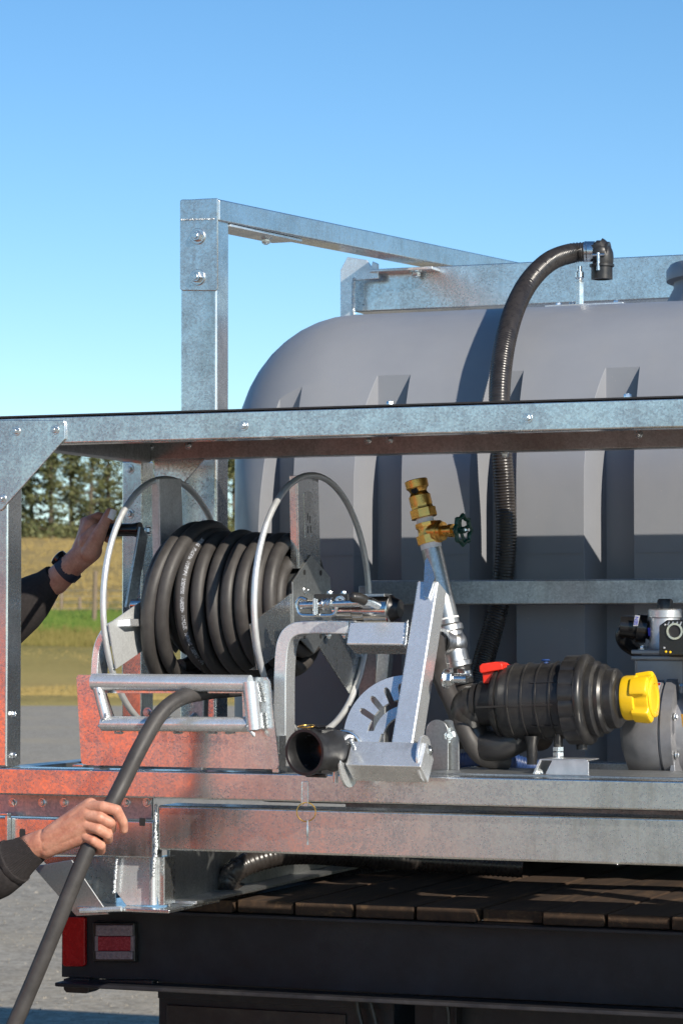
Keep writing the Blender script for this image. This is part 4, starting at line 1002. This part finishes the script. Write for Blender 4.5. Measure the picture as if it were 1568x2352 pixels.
m.build('barrel_rib', 'black_plastic', fl)
m = MB(); c = fa + ax * 168 * s_
m.lathe(c, ax, [(0, .085), (0, .096), (2 * s_, .0985), (34 * s_, .0985), (35 * s_, .0985), (36 * s_, .0995), (44 * s_, .1005), (50 * s_, .097), (54 * s_, .089), (54 * s_, .0)], 80, lambda u, t_: 1 - (.035 if t_ < 34.5 * s_ and int(u * 80) % 5 == 0 else 0)); m.build('lock_ring', 'black_plastic', fl)
m = MB(); c = fa + ax * 222 * s_
m.lathe(c, ax, [(0, .0), (0, .082), (14 * s_, .084), (18 * s_, .08), (20 * s_, .075), (30 * s_, .077), (36 * s_, .073), (38 * s_, .066), (56 * s_, .066), (62 * s_, .060), (64 * s_, .045), (70 * s_, .044), (70 * s_, 0)], 48); m.build('end_cap', 'black_plastic', fl)
m = MB(); c = fa + ax * 293 * s_
m.lathe(c, ax, [(0, 0), (0, .047), (6 * s_, .049), (30 * s_, .049), (36 * s_, .041), (60 * s_, .041), (62 * s_, 0)], 32)
for k in range(4):
    a = R(38 + 90 * k); d_ = V((0, 0, 1)) * math.cos(a) + NY * math.sin(a); q = c + ax * 12 * s_
    sdv = ax.cross(d_).normalized()
    0 and m.hexa([q + d_ * .03 - sdv * .013, q + d_ * .03 + sdv * .013, q + ax * 46 * s_ + d_ * .02 + sdv * .017, q + ax * 46 * s_ + d_ * .02 - sdv * .017,
            q + d_ * .047 - sdv * .013, q + d_ * .047 + sdv * .013, q + ax * 46 * s_ + d_ * .0525 + sdv * .018, q + ax * 46 * s_ + d_ * .0525 - sdv * .018])
m.lathe(c + ax * 24 * s_, ax, [(0, .040), (1 * s_, .052), (30 * s_, .0555), (38 * s_, .0545), (41 * s_, .050), (41 * s_, 0)], 80, lambda u, t_: 1 + .16 * max(-.95, min(.35, math.cos(8 * math.pi * u + 2.2) * 2.6 + .2)))
m.lathe(c + ax * 60 * s_, ax, [(0, .040), (6 * s_, .045), (8 * s_, .042), (9 * s_, .03), (7 * s_, .028), (7 * s_, 0)], 32)
m.build('drain_cap', 'yellow', fl, .002, 2)
# ball valve between elbow and barrel
m = MB(); c = P(1100, 1617, yf)
m.lathe(c, ax, [(-.03, .040), (-.012, .042), (-.01, .047), (.0, .047), (.002, .042), (.016, .044), (.018, .05), (.026, .05), (.028, .044), (.05, .042)], 36); m.build('ball_valve', 'black_plastic', fl)
m = MB(); m.tube(smoothpath([P(1105, 1618, yf), P(1082, 1622, yf), P(1074, 1640, yf), P(1078, 1672, yf + .01), P(1090, 1700, yf + .02)], 8), .043, 28); m.ball(P(1083, 1628, yf), .0455, 3); m.build('elbow', 'black_plastic', fl)
m = MB(); m.tube(smoothpath([P(1085, 1680, yf), P(1100, 1708, yf), P(1150, 1712, yf), P(1200, 1690, yf + .02), P(1240, 1690, yf + .1)], 8), .034, 24); m.build('lower_bend', 'black_plastic', fl)
m = MB(); zs = P(1120, 1574, yf - .01); 
m.prism([P(a_, b_, yf - .045) for a_, b_ in ((1099, 1530), (1106, 1524), (1138, 1520), (1150, 1523), (1153, 1528), (1153, 1538), (1136, 1541), (1104, 1547), (1100, 1543))], (0, .05, 0))
m.prism([P(a_, b_, yf - .035) for a_, b_ in ((1106, 1546), (1150, 1537), (1166, 1545), (1164, 1564), (1150, 1568), (1108, 1570))], (0, .04, 0))
m.prism([P(a_, b_, yf - .03) for a_, b_ in ((1148, 1523), (1176, 1540), (1178, 1558), (1164, 1564), (1152, 1538))], (0, .05, 0)); m.build('valve_handle', 'red', fl, .004, 3)
m = MB(); m.tube([P(*a) for a in ((1131, 1605, yf - .055), (1131, 1583, yf - .055), (1134, 1577, yf - .055), (1142, 1577, yf - .05), (1155, 1584, yf - .04))], .0018, 6); m.build('retaining_clip', 'zinc', fl)
m = MB(); c = P(1252, 1519, yf); m.lathe(c - V((0, 0, .008)), (0, 0, 1), [(0, .006), (.008, .006), (.01, .011), (.013, .008)], 12); m.build('top_plug', 'blue_hose', fl)
for px, yb0, yb1, r_ in ((1221, 1690, 1756, .0115), (1281, 1668, 1726, .010)):
    m = MB(); c = P(px, yb0, yf - .03); e_ = P(px, yb1, yf - .03); m.lathe(c, e_ - c, [(0, r_ * 1.6), (.02, r_), ((e_ - c).length, r_)], 14); m.build('stem', 'black_plastic', fl)
m = MB(); c = P(1335, 1690, yf); m.lathe(c, (0, 0, -1), [(0, .012), (.03, .012)], 14); m.build('drain_stub', 'black_plastic', fl)
m = MB()
for py in (1722, 1734): m.lathe(P(1281, py + 3, yf - .03), (0, 0, 1), [(0, .013), (.009, .013)], 6)
m.cyl(P(1281, 1745, yf - .03), P(1281, 1716, yf - .03), .006, 10); m.build('foot_nut', 'zinc', fl)
m = MB(); yk = .12
A_ = [P(1217, 1788, yk), P(1238, 1745, yk), P(1268, 1745, yk), P(1247, 1788, yk)]
m.prism([P(1247, 1787, yk), P(1268, 1744, yk), P(1342, 1744, yk), P(1351, 1750, yk), P(1351, 1786, yk)], (0, .003, 0))
m.prism([P(1217, 1788, yk), P(1238, 1744, yk), P(1242, 1748, yk), P(1223, 1788, yk)], (0, .08, 0))
zt_ = P(1280, 1744, yk).z; m.box(P(1238, 1744, yk).x, P(1348, 1744, yk).x, yk, yk + .09, zt_ - .003, zt_)
m.build('foot_bracket', 'alu', fl, .001)
bolt(fl, P(1238, 1778, yk + .02), (-.3, -.8, .4), .011)

# ------------------------------------------------------------------ pump
pu = thing('water_pump', 'cast grey pump with black intake elbow and warning sticker at the right edge', 'pump', P(1530, 1790, .3))
yq = .46
pc = P(1512, 1672, yq); px_ = V((1, .0, 0))
m = MB(); m.lathe(pc, px_, [(-.075, 0), (-.075, .035), (-.07, .075), (-.055, .108), (-.03, .120), (-.012, .125), (.028, .125), (.03, .119), (.034, .119), (.036, .127), (.06, .127), (.064, .10), (.09, .095), (.09, 0)], 56); vol = m.build('volute', 'pump', pu)
m = MB(); z1 = P(1500, 1508, yq).z; z0 = P(1500, 1600, yq).z; m.box(P(1470, 1550, yq).x, P(1470, 1550, yq).x + .12, yq - .06, yq + .05, z0, z1); m.build('outlet_neck', 'pump', pu, .012, 3)
for y0, y1 in ((1492, 1503), (1506, 1516)):
    m = MB(); m.box(P(1466, 1500, yq).x, P(1466, 1500, yq).x + .13, yq - .068, yq + .06, P(1500, y1, yq - .06).z, P(1500, y0, yq - .06).z); m.build('outlet_flange', 'pump', pu, .003)
m = MB(); c = P(1526, 1494, yq - .02); e_ = P(1526, 1420, yq - .02); m.lathe(c, (0, 0, 1), [(0, .046), (.02, .034), ((e_ - c).z, .034)], 28)
m.lathe(e_, (0, 0, 1), [(0, .034), (.002, .038), (.018, .038), (.021, .035)], 32); m.build('outlet_pipe', 'alu', pu)
m = MB(); m.lathe(P(1526, 1402, yq - .02), (0, 0, 1), [(0, .018), (.022, .018), (.026, .015)], 8); m.build('filler_plug', 'black_plastic', pu)
bolt(pu, P(1476, 1492, yq - .05), (0, 0, 1), .011)
m = MB(); m.tube(smoothpath([P(*a) for a in ((1500, 1452, yq + .04), (1470, 1438, yq + .02), (1446, 1440, yq), (1433, 1458, yq), (1440, 1476, yq + .02), (1462, 1490, yq + .06))], 8), .021, 20)
m.lathe(P(1484, 1444, yq - .0), (-.95, -.25, .1), [(0, .033), (.022, .033), (.024, .027), (.06, .025)], 24); m.build('intake_elbow', 'black_gloss', pu)
m = MB(); q = [(1453, 1438), (1457, 1413), (1468, 1414), (1463, 1438)]; m.prism([P(a_, b_, yq - .045) for a_, b_ in q], (0, .002, 0)); lb = m.build('label', 'white', pu)
def text(s, p, size, ux, uy, parent, mat, name='lettering'):
    cu = bpy.data.curves.new(name, 'FONT'); cu.body = s; cu.size = size; cu.align_x = 'CENTER'; cu.align_y = 'CENTER'; cu.extrude = .0002
    o = bpy.data.objects.new('tmp', cu); col.objects.link(o); bpy.context.view_layer.update()
    me = bpy.data.meshes.new_from_object(o); bpy.data.objects.remove(o); me.materials.clear(); me.materials.append(M[mat])
    ux, uy = V(ux).normalized(), V(uy).normalized(); uz = ux.cross(uy)
    me.transform(Matrix.Translation(p) @ Matrix((ux, uy, uz)).transposed().to_4x4())
    o = bpy.data.objects.new(name, me); attach(o, parent); return o
text('SEN', P(1460.5, 1426, yq - .0458), .0115, (P(1457, 1413, yq) - P(1453, 1438, yq)) * -1 if False else (.17, 0, .98), (-.98, 0, .17), lb, 'blue_ink')
m = MB(); m.prism([P(a_, b_, yq - .035) for a_, b_ in ((1486, 1442), (1492, 1442), (1492, 1462), (1488, 1460))], (0, .002, 0)); m.build('label', 'blue_ink', pu)
# black cover box with round port
m = MB(); yx = .32; m.prism([P(a_, b_, yx) for a_, b_ in ((1512, 1437), (1530, 1424), (1640, 1422), (1640, 1506), (1512, 1506))], (0, .1, 0)); bx = m.build('cover_box', 'black_gloss', pu, .003)
m = MB(); c = P(1549, 1450, yx); m.lathe(c, NY, [(-.001, .0185), (.004, .0185), (.004, .014), (-.0005, .013)], 32); m.build('port_ring', 'chrome', bx)
m = MB(); m.lathe(c, NY, [(.0, .0135), (.0006, .0135)], 24); m.build('port_hole', 'black_ink', bx)
for px, py, mt in ((1528, 1497, 'yellow'), (1538, 1498, 'yellow'), (1526, 1435, 'alu'), (1524, 1488, 'alu')):
    m = MB(); m.ball(P(px, py, yx - .0005), .0032, 1); m.build('screw_head', mt, bx)
for px in (1532, 1541, 1551, 1560):
    m = MB(); m.beam(P(px, 1436, yx - .0002), P(px + 4, 1428, yx - .0002), .003, .001, NY); m.build('vent_slot', 'alu', bx)
m = MB(); m.box(P(1575, 1560, .36).x, P(1735, 1560, .36).x, .35, .56, P(1560, 1700, .36).z, P(1560, 1500, .36).z); m.build('engine_block', 'pump', pu, .02, 3)
m = MB(); m.lathe(pc + V((.09, 0, 0)), px_, [(0, .04), (.2, .04)], 20); m.build('drive_shaft', 'chrome', pu)
m = MB(); m.prism([P(a_, b_, yq - .135) for a_, b_ in ((1562, 1640), (1568, 1640), (1568, 1668), (1566, 1670))], (0, .01, 0)); m.build('copper_pipe', 'brass', pu)
# warning sticker wrapped on the volute
xa_, xb_ = P(1486, 1600, yq - .1).x, P(1510, 1600, yq - .1).x
def stk(m, f0, f1, xa, xb, rr):
    n = 6
    for i in range(n):
        q4 = []
        for f, x in ((f0 + (f1 - f0) * i / n, xa), (f0 + (f1 - f0) * i / n, xb), (f0 + (f1 - f0) * (i + 1) / n, xb), (f0 + (f1 - f0) * (i + 1) / n, xa)): q4.append(V((x, yq - rr * math.cos(R(f)), pc.z + rr * math.sin(R(f)))))
        m.faces(q4, [(0, 1, 2, 3)])
    return m
m = MB(); st = stk(m, 22, 56, xa_, xb_, .1256).build('warning_sticker', 'white', pu)
stk(MB(), 51, 55, xa_ + .001, xb_ - .001, .1259).build('sticker_header', 'red_ink', st)
for k in range(3): stk(MB(), 44 - k * 7, 45.2 - k * 7, xa_ + .002, xb_ - .007, .1259).build('sticker_line', 'black_ink', st)
m = MB(); c = P(1543, 1792, yq - .05)
m.prism([P(a_, b_, yq - .1) for a_, b_ in ((1498, 1791), (1498, 1784), (1535, 1780), (1540, 1740), (1547, 1740), (1550, 1780), (1600, 1784), (1600, 1792))], (0, .12, 0)); m.build('pump_foot', 'pump', pu, .002)
for a in (30, 75, 120, 165, 210, 255, 300, 345):
    c = pc + V((.064, math.cos(R(a)) * .112, math.sin(R(a)) * .112)); bolt(pu, c, px_, .009)

# ------------------------------------------------------------------ person
def chain_mesh(caps, voxel, smooth_it=4):
    m = MB()
    for (a, ra, b, rb) in caps:
        a, b = V(a), V(b); d_ = b - a; L_ = d_.length
        for p_, r_ in ((a, ra), (b, rb)): bmesh.ops.create_icosphere(m.bm, subdivisions=3 if r_ < .05 else 3, radius=r_ , matrix=Matrix.Translation(p_))
        if L_ > 1e-4:
            q = d_.to_track_quat('Z', 'Y').to_matrix().to_4x4()
            bmesh.ops.create_cone(m.bm, cap_ends=True, segments=24, radius1=ra, radius2=rb, depth=L_, matrix=Matrix.Translation((a + b) / 2) @ q)
    me = bpy.data.meshes.new('tmp'); m.bm.to_mesh(me); m.bm.free(); o = bpy.data.objects.new('tmp', me); col.objects.link(o)
    md = o.modifiers.new('r', 'REMESH'); md.mode = 'VOXEL'; md.voxel_size = voxel; md.use_smooth_shade = True
    md2 = o.modifiers.new('s', 'SMOOTH'); md2.factor = .5; md2.iterations = smooth_it
    bpy.context.view_layer.update(); dg = bpy.context.evaluated_depsgraph_get(); me2 = bpy.data.meshes.new_from_object(o.evaluated_get(dg))
    bpy.data.objects.remove(o); return me2
hy = -.24
# right hand round the hose: knuckles in front, fingertips behind it
F = {}
wr = P(84, 1944, hy - .015)
rcaps = []
rcaps += [(P(20, 1972, hy - .005), .030, P(60, 1952, hy - .01), .0275), (P(60, 1952, hy - .01), .0275, P(100, 1935, hy - .015), .0265), (P(60, 1960, hy + .005), .026, P(105, 1942, hy + .0), .026)]
K = [P(205, 1853, hy - .026), P(200, 1873, hy - .032), P(200, 1896, hy - .032), P(195, 1919, hy - .027)]
rcaps += [(P(98, 1937, hy - .012), .0265, P(135, 1922, hy - .012), .023), (P(98, 1944, hy + .002), .0255, P(135, 1935, hy + .002), .021)]
roots = [P(118, 1918, hy - .02), P(112, 1927, hy - .022), (P(110, 1937, hy - .021)), P(108, 1947, hy - .016)]
for r_, k_, a_ in zip(roots, K, (.017, .0175, .017, .0155)):
    rcaps.append((r_, .0195, k_ + V((0, .006, 0)), a_)); rcaps.append((k_, .0098, k_ + V((0, .003, -.001)), .0115))
rcaps.append((P(140, 1935, hy + .004), .021, P(180, 1912, hy - .004), .018)); rcaps.append((P(150, 1925, hy - .012), .018, P(188, 1880, hy - .016), .017))
fing = [[K[0], P(236, 1853, hy - .034), P(268, 1861, hy - .026), P(283, 1888, hy - .012), P(285, 1906, hy - .002)],
        [K[1], P(230, 1878, hy - .037), P(254, 1889, hy - .022), P(257, 1903, hy + .008), P(240, 1902, hy + .027)],
        [K[2], P(226, 1904, hy - .036), P(247, 1916, hy - .02), P(249, 1928, hy + .008), P(232, 1926, hy + .026)],
        [K[3], P(214, 1930, hy - .032), P(232, 1942, hy - .017), P(233, 1954, hy + .008), P(217, 1952, hy + .023)]]
rad = [(.0118, .0108, .0105, .0088, .0076), (.012, .0112, .0108, .0092, .0078), (.0118, .0108, .0104, .0088, .0076), (.0105, .0096, .0093, .008, .007)]
for fs, rs in zip(fing, rad):
    for i in range(4): rcaps.append((fs[i], rs[i], fs[i + 1], rs[i + 1]))
th_ = [P(125, 1930, hy + .015), P(165, 1905, hy + .03), P(205, 1880, hy + .034), P(232, 1868, hy + .030)]
for a, b, ra, rb in zip(th_, th_[1:], (.017, .0135, .011), (.0135, .011, .009)): rcaps.append((a, ra, b, rb))
rcaps = [(a, ra * 1.1 + .0006, b, rb * 1.1 + .0006) for a, ra, b, rb in rcaps]
rh = chain_mesh(rcaps, .0014, 3)
# left hand on the crank grip
ly_ = .43
lcaps = [(P(128, 1335, ly_ - .0), .030, P(172, 1292, ly_ - .01), .0265), (P(172, 1292, ly_ - .01), .0265, P(205, 1262, ly_ - .01), .029), (P(172, 1297, ly_ + .012), .024, P(200, 1265, ly_ + .01), .027)]
LK = [P(203, 1199, ly_ - .012), P(197, 1200, ly_ + .012), P(197, 1206, ly_ + .034), P(198, 1214, ly_ + .054)]
for i, k_ in enumerate(LK):
    lcaps.append((P(190 + i * 3, 1262, ly_ - .008 + i * .012), .023, k_ + V((.008, .0, -.008)), .019)); lcaps.append((k_, .012, k_ + V((.004, 0, 0)), .0125))
lcaps.append((P(205, 1245, ly_ - .02), .024, P(226, 1222, ly_ - .026), .019))
h_c = P(240, 1217, ly_)
for i, k_ in enumerate(LK):
    y0 = ly_ - .018 + i * .021
    xo = P(236, 1217, ly_).x + i * .002
    # fingers wrap over the grip and come round beneath it
    k1 = P(226 + i * 1.0, 1188 + i * 3, ly_ - .004 + i * .006 + .004); k2 = P(252 - i * 2, 1194 + i * 4, ly_ + .012 + i * .004)
    k3 = P(262 - i * 3, 1218, ly_ + .026); k4 = P(256 - i * 3, 1238, ly_ + .012)
    for a, b, ra, rb in ((k_, k1, .0125, .0115), (k1, k2, .0115, .0105), (k2, k3, .0105, .0095), (k3, k4, .0095, .008)): lcaps.append((a, ra, b, rb))
lt_ = [P(208, 1268, ly_ - .028), P(226, 1232, ly_ - .042), P(240, 1203, ly_ - .040), P(253, 1177, ly_ - .032)]
for a, b, ra, rb in zip(lt_, lt_[1:], (.021, .0155, .0118), (.0155, .0118, .0098)): lcaps.append((a, ra, b, rb))
lcaps = [(a, ra * 1.1 + .0006, b, rb * 1.1 + .0006) for a, ra, b, rb in lcaps]
lh = chain_mesh(lcaps, .0016, 3)
# whole body, standing left of the truck and facing along the rail (+X)
bx0, by0 = -1.34, .08
rel = P(-190, 2085, -.12); lel = P(-70, 1500, .42)
rsh = V((bx0 + .03, by0 - .2, 1.42)); lsh = V((bx0 + .03, by0 + .2, 1.42))
hp0 = V((bx0, by0, .95))
bc = [(V((bx0, by0, 1.0)), .145, V((bx0 + .02, by0, 1.22)), .14), (V((bx0 + .02, by0 - .06, 1.22)), .13, V((bx0 + .02, by0 - .08, 1.36)), .11), (V((bx0 + .02, by0 + .06, 1.22)), .13, V((bx0 + .02, by0 + .08, 1.36)), .11),
      (V((bx0 + .01, by0 - .12, 1.42)), .07, V((bx0 + .01, by0 + .12, 1.42)), .07), (V((bx0 + .02, by0, 1.42)), .062, V((bx0 + .05, by0, 1.54)), .055),
      (V((bx0 + .06, by0, 1.63)), .085, V((bx0 + .07, by0, 1.69)), .09), (V((bx0 + .11, by0, 1.58)), .052, V((bx0 + .09, by0, 1.62)), .07),
      (V((bx0 + .155, by0, 1.655)), .011, V((bx0 + .168, by0, 1.62)), .014), (V((bx0 + .07, by0 - .088, 1.64)), .014, V((bx0 + .07, by0 - .088, 1.665)), .017), (V((bx0 + .07, by0 + .088, 1.64)), .014, V((bx0 + .07, by0 + .088, 1.665)), .017)]
for s1, sh, el, wr_ in ((-1, rsh, rel, P(40, 1962, hy - .008)), (1, lsh, lel, P(140, 1322, ly_))):
    bc += [(sh, .062, el, .045), (el, .045, wr_, .029)]
    hip = V((bx0, by0 + s1 * .09, .93)); kn = V((bx0 + .03, by0 + s1 * .12, .50)); an = V((bx0 - .02, by0 + s1 * .14, .09))
    bc += [(hip, .095, kn, .06), (kn, .06, an, .042), (V((bx0 - .03, by0 + s1 * .14, .05)), .045, V((bx0 + .17, by0 + s1 * .16, .035)), .035)]
bm_ = chain_mesh(bc, .009, 4)
mj = bmesh.new()
for q_ in (bm_, rh, lh): mj.from_mesh(q_)
me = bpy.data.meshes.new('person'); mj.to_mesh(me); mj.free(); me.materials.append(M['skin'])
me.polygons.foreach_set('use_smooth', [True] * len(me.polygons))
person = bpy.data.objects.new('person', me); col.objects.link(person)
tag(person, 'person in dark jumper turning the crank and guiding the hose by hand', 'person')
# fingernail of the index finger
def sub(m, name, mat): return m.build(name, mat, person)
m = MB(); m.ball(P(286, 1907, hy - .0045), .0062, 2, .75, .5, 1.15); sub(m, 'fingernail', 'nail')
m = MB(); m.tube([P(262, 1172, ly_ - .036), P(258, 1184, ly_ - .04), P(254, 1192, ly_ - .042)], .0085, 12); sub(m, 'finger_plaster', 'tape')
# jumper
def loft(m, stations, n=48, rib=0, ribn=44):
    """stations: centre, radius; sleeve with optional knitted ribs"""
    N = len(stations); rings = []; u = None
    for i, (c, r_) in enumerate(stations):
        t_ = (stations[min(i + 1, N - 1)][0] - stations[max(i - 1, 0)][0]).normalized()
        if u is None: u = t_.orthogonal().normalized()
        u = (u - t_ * u.dot(t_)).normalized(); v = t_.cross(u)
        rings.append([m.bm.verts.new(c + (u * math.cos(2 * math.pi * k / n) + v * math.sin(2 * math.pi * k / n)) * (r_ * (1 + (rib if k % 2 else 0)) + (0 if rib else r_ * .05 * noise.noise(V((k * .35, i * .4, c.z * 5)))))) for k in range(n)])
    for A, B in zip(rings, rings[1:]):
        for k in range(n): j = (k + 1) % n; m.bm.faces.new((A[k], A[j], B[j], B[k]))
    return m
c0, c1 = P(86, 1944, hy - .01), P(22, 1985, hy - .008)
m = MB(); ax_ = (c1 - c0).normalized()
loft(m, [(c0 + ax_ * .006, .0275), (c0, .0295), (c0, .0325), (c0 + ax_ * .02, .036), (c0 + ax_ * .045, .0415), (c0 + ax_ * .062, .047)], 110, .035); sub(m, 'jumper_cuff', 'cloth')
m = MB(); e0 = c0 + ax_ * .060
loft(m, [(e0, .045), (e0 + ax_ * .004, .051), (e0 + ax_ * .012, .0525), (e0 + ax_ * .018, .050), (e0 + ax_ * .026, .0545), (e0 + ax_ * .06, .058), (e0.lerp(rel, .5), .063), (rel, .066), (rel.lerp(rsh, .35), .072), (rel.lerp(rsh, .7), .08), (rsh, .088)], 48); sub(m, 'jumper_sleeve', 'cloth')
c0, c1 = P(130, 1325, ly_), P(60, 1385, ly_); ax_ = (c1 - c0).normalized()
m = MB(); loft(m, [(c0 + ax_ * .004, .030), (c0, .0325), (c0 + ax_ * .003, .0345), (c0 + ax_ * .03, .038), (c0 + ax_ * .055, .047), (c0 + ax_ * .085, .058), (c0 + ax_ * .12, .064), (c0.lerp(lel, .75), .068), (lel, .07), (lel.lerp(lsh, .5), .075), (lsh, .088)], 48); sub(m, 'jumper_sleeve', 'cloth')
tb_ = [(V((bx0, by0, .93)), .165, V((bx0 + .02, by0, 1.22)), .155), (V((bx0 + .02, by0 - .06, 1.22)), .145, V((bx0 + .02, by0 - .09, 1.36)), .122), (V((bx0 + .02, by0 + .06, 1.22)), .145, V((bx0 + .02, by0 + .09, 1.36)), .122), (V((bx0 + .01, by0 - .14, 1.41)), .088, V((bx0 + .01, by0 + .14, 1.41)), .088)]
me = chain_mesh(tb_, .012, 3); me.materials.append(M['cloth']); o = bpy.data.objects.new('jumper_body', me); attach(o, person)
lb_ = []
for s1 in (-1, 1):
    hip = V((bx0, by0 + s1 * .09, .93)); kn = V((bx0 + .03, by0 + s1 * .12, .50)); an = V((bx0 - .02, by0 + s1 * .14, .12)); lb_ += [(hip, .115, kn, .08), (kn, .08, an, .068)]
me = chain_mesh(lb_, .012, 3); me.materials.append(M['cloth2']); o = bpy.data.objects.new('trousers', me); attach(o, person)
for s1 in (-1, 1):
    me = chain_mesh([(V((bx0 - .04, by0 + s1 * .14, .055)), .055, V((bx0 + .18, by0 + s1 * .165, .045)), .045)], .008, 3); me.materials.append(M['truck_black']); attach(bpy.data.objects.new('boot', me), person)
me = chain_mesh([(V((bx0 + .03, by0, 1.67)), .094, V((bx0 + .065, by0, 1.72)), .088), (V((bx0 + .0, by0, 1.6)), .06, V((bx0 + .0, by0, 1.68)), .08)], .008, 2); me.materials.append(M['hair']); attach(bpy.data.objects.new('hair', me), person)
for s1 in (-1, 1):
    m = MB(); m.ball(V((bx0 + .142, by0 + s1 * .032, 1.662)), .011, 2); sub(m, 'eye', 'tape')
    m = MB(); m.ball(V((bx0 + .150, by0 + s1 * .032, 1.662)), .005, 1); sub(m, 'iris', 'black_ink')
m = MB(); m.box(bx0 + .155, bx0 + .163, by0 - .024, by0 + .024, 1.578, 1.586); sub(m, 'lips', 'nail')
# watch on the left wrist
wc_ = P(156, 1308, ly_ - .004); wa = (P(185, 1282, ly_) - P(128, 1335, ly_)).normalized()
wt = thing('wristwatch', 'dark wristwatch with navy strap on the cranking wrist', 'watch', wc_)
m = MB(); m.lathe(wc_ - wa * .0125, wa, [(0, .0305), (0, .0335), (.024, .0335), (.024, .0305)], 40); m.build('strap', 'watch', wt)
sd_ = wa.cross(V((0, -1, 0))).normalized(); sd_ = sd_ if sd_.z > 0 else -sd_
m = MB(); m.lathe(wc_ + sd_ * .031, (sd_ + V((-.25, -.1, 0))).normalized(), [(0, .021), (.010, .021), (.012, .018)], 32); m.build('watch_case', 'black_gloss', wt)
m = MB(); m.beam(wc_ - sd_ * .030 - wa * .013 , wc_ - sd_ * .030 + wa * .013, .03, .008, -sd_ + V((.2, -.3, 0))); m.build('buckle', 'watch', wt, .002)

# ------------------------------------------------------------------ added orange loader, out of view, shaped for the orange the steel mirrors
ob = thing('loader_stand_in', 'stand-in orange loader added out of view to give the steel its orange reflections', 'loader', (-2.8, -3.6, 0))
X0 = -2.1
m = MB(); m.prism([V((X0, a_, b_)) for a_, b_ in ((-1.7, 1.12), (-1.62, 1.3), (-1.62, 1.66), (-1.8, 1.78), (-3.9, 1.78), (-4.1, 1.6), (-4.1, 1.18))], (-1.3, 0, 0)); m.build('body', 'orange', ob, .03, 3)
m = MB(); m.box(X0 - 1.2, X0 - .1, -3.9, -2.5, 1.79, 1.86); m.build('seat_deck', 'truck_black', ob, .01)
m = MB(); m.box(X0 - .95, X0 - .35, -3.6, -3.0, 1.861, 1.98); m.box(X0 - .95, X0 - .35, -2.98, -2.86, 1.861, 2.4); m.build('seat', 'truck_black', ob, .03)
m = MB(); m.box(X0 - 1.1, X0 - .2, -4.4, -1.8, .55, 1.115); m.build('chassis', 'truck_black', ob, .02)
for x in (X0 - .32, X0 - 1.3):
    for y_ in (-2.35, -3.75):
        m = MB(); m.lathe((x, y_, .55), (1, 0, 0), [(0, .34), (.0, .47), (.04, .54), (.28, .54), (.32, .47), (.32, .34)], 32); wl = m.build('wheel', 'tyre', ob)
        m = MB(); m.lathe((x + .03, y_, .55), (1, 0, 0), [(0, .34), (.25, .34)], 24); m.build('rim', 'alu', wl)
m = MB(); m.prism([V((X0 + .05, a_, b_)) for a_, b_ in ((-4.75, 1.08), (-4.75, .35), (-5.0, .16), (-6.0, .12), (-5.75, .6), (-5.2, 1.06))], (-1.6, 0, 0)); m.build('bucket', 'orange', ob, .015, 2)
for x in (X0 - .25, X0 - 1.05):
    m = MB(); m.beam(V((x, -3.9, 1.5)), V((x, -4.9, .75)), .14, .08, (1, 0, 0)); m.build('lift_arm', 'truck_black', ob, .01)
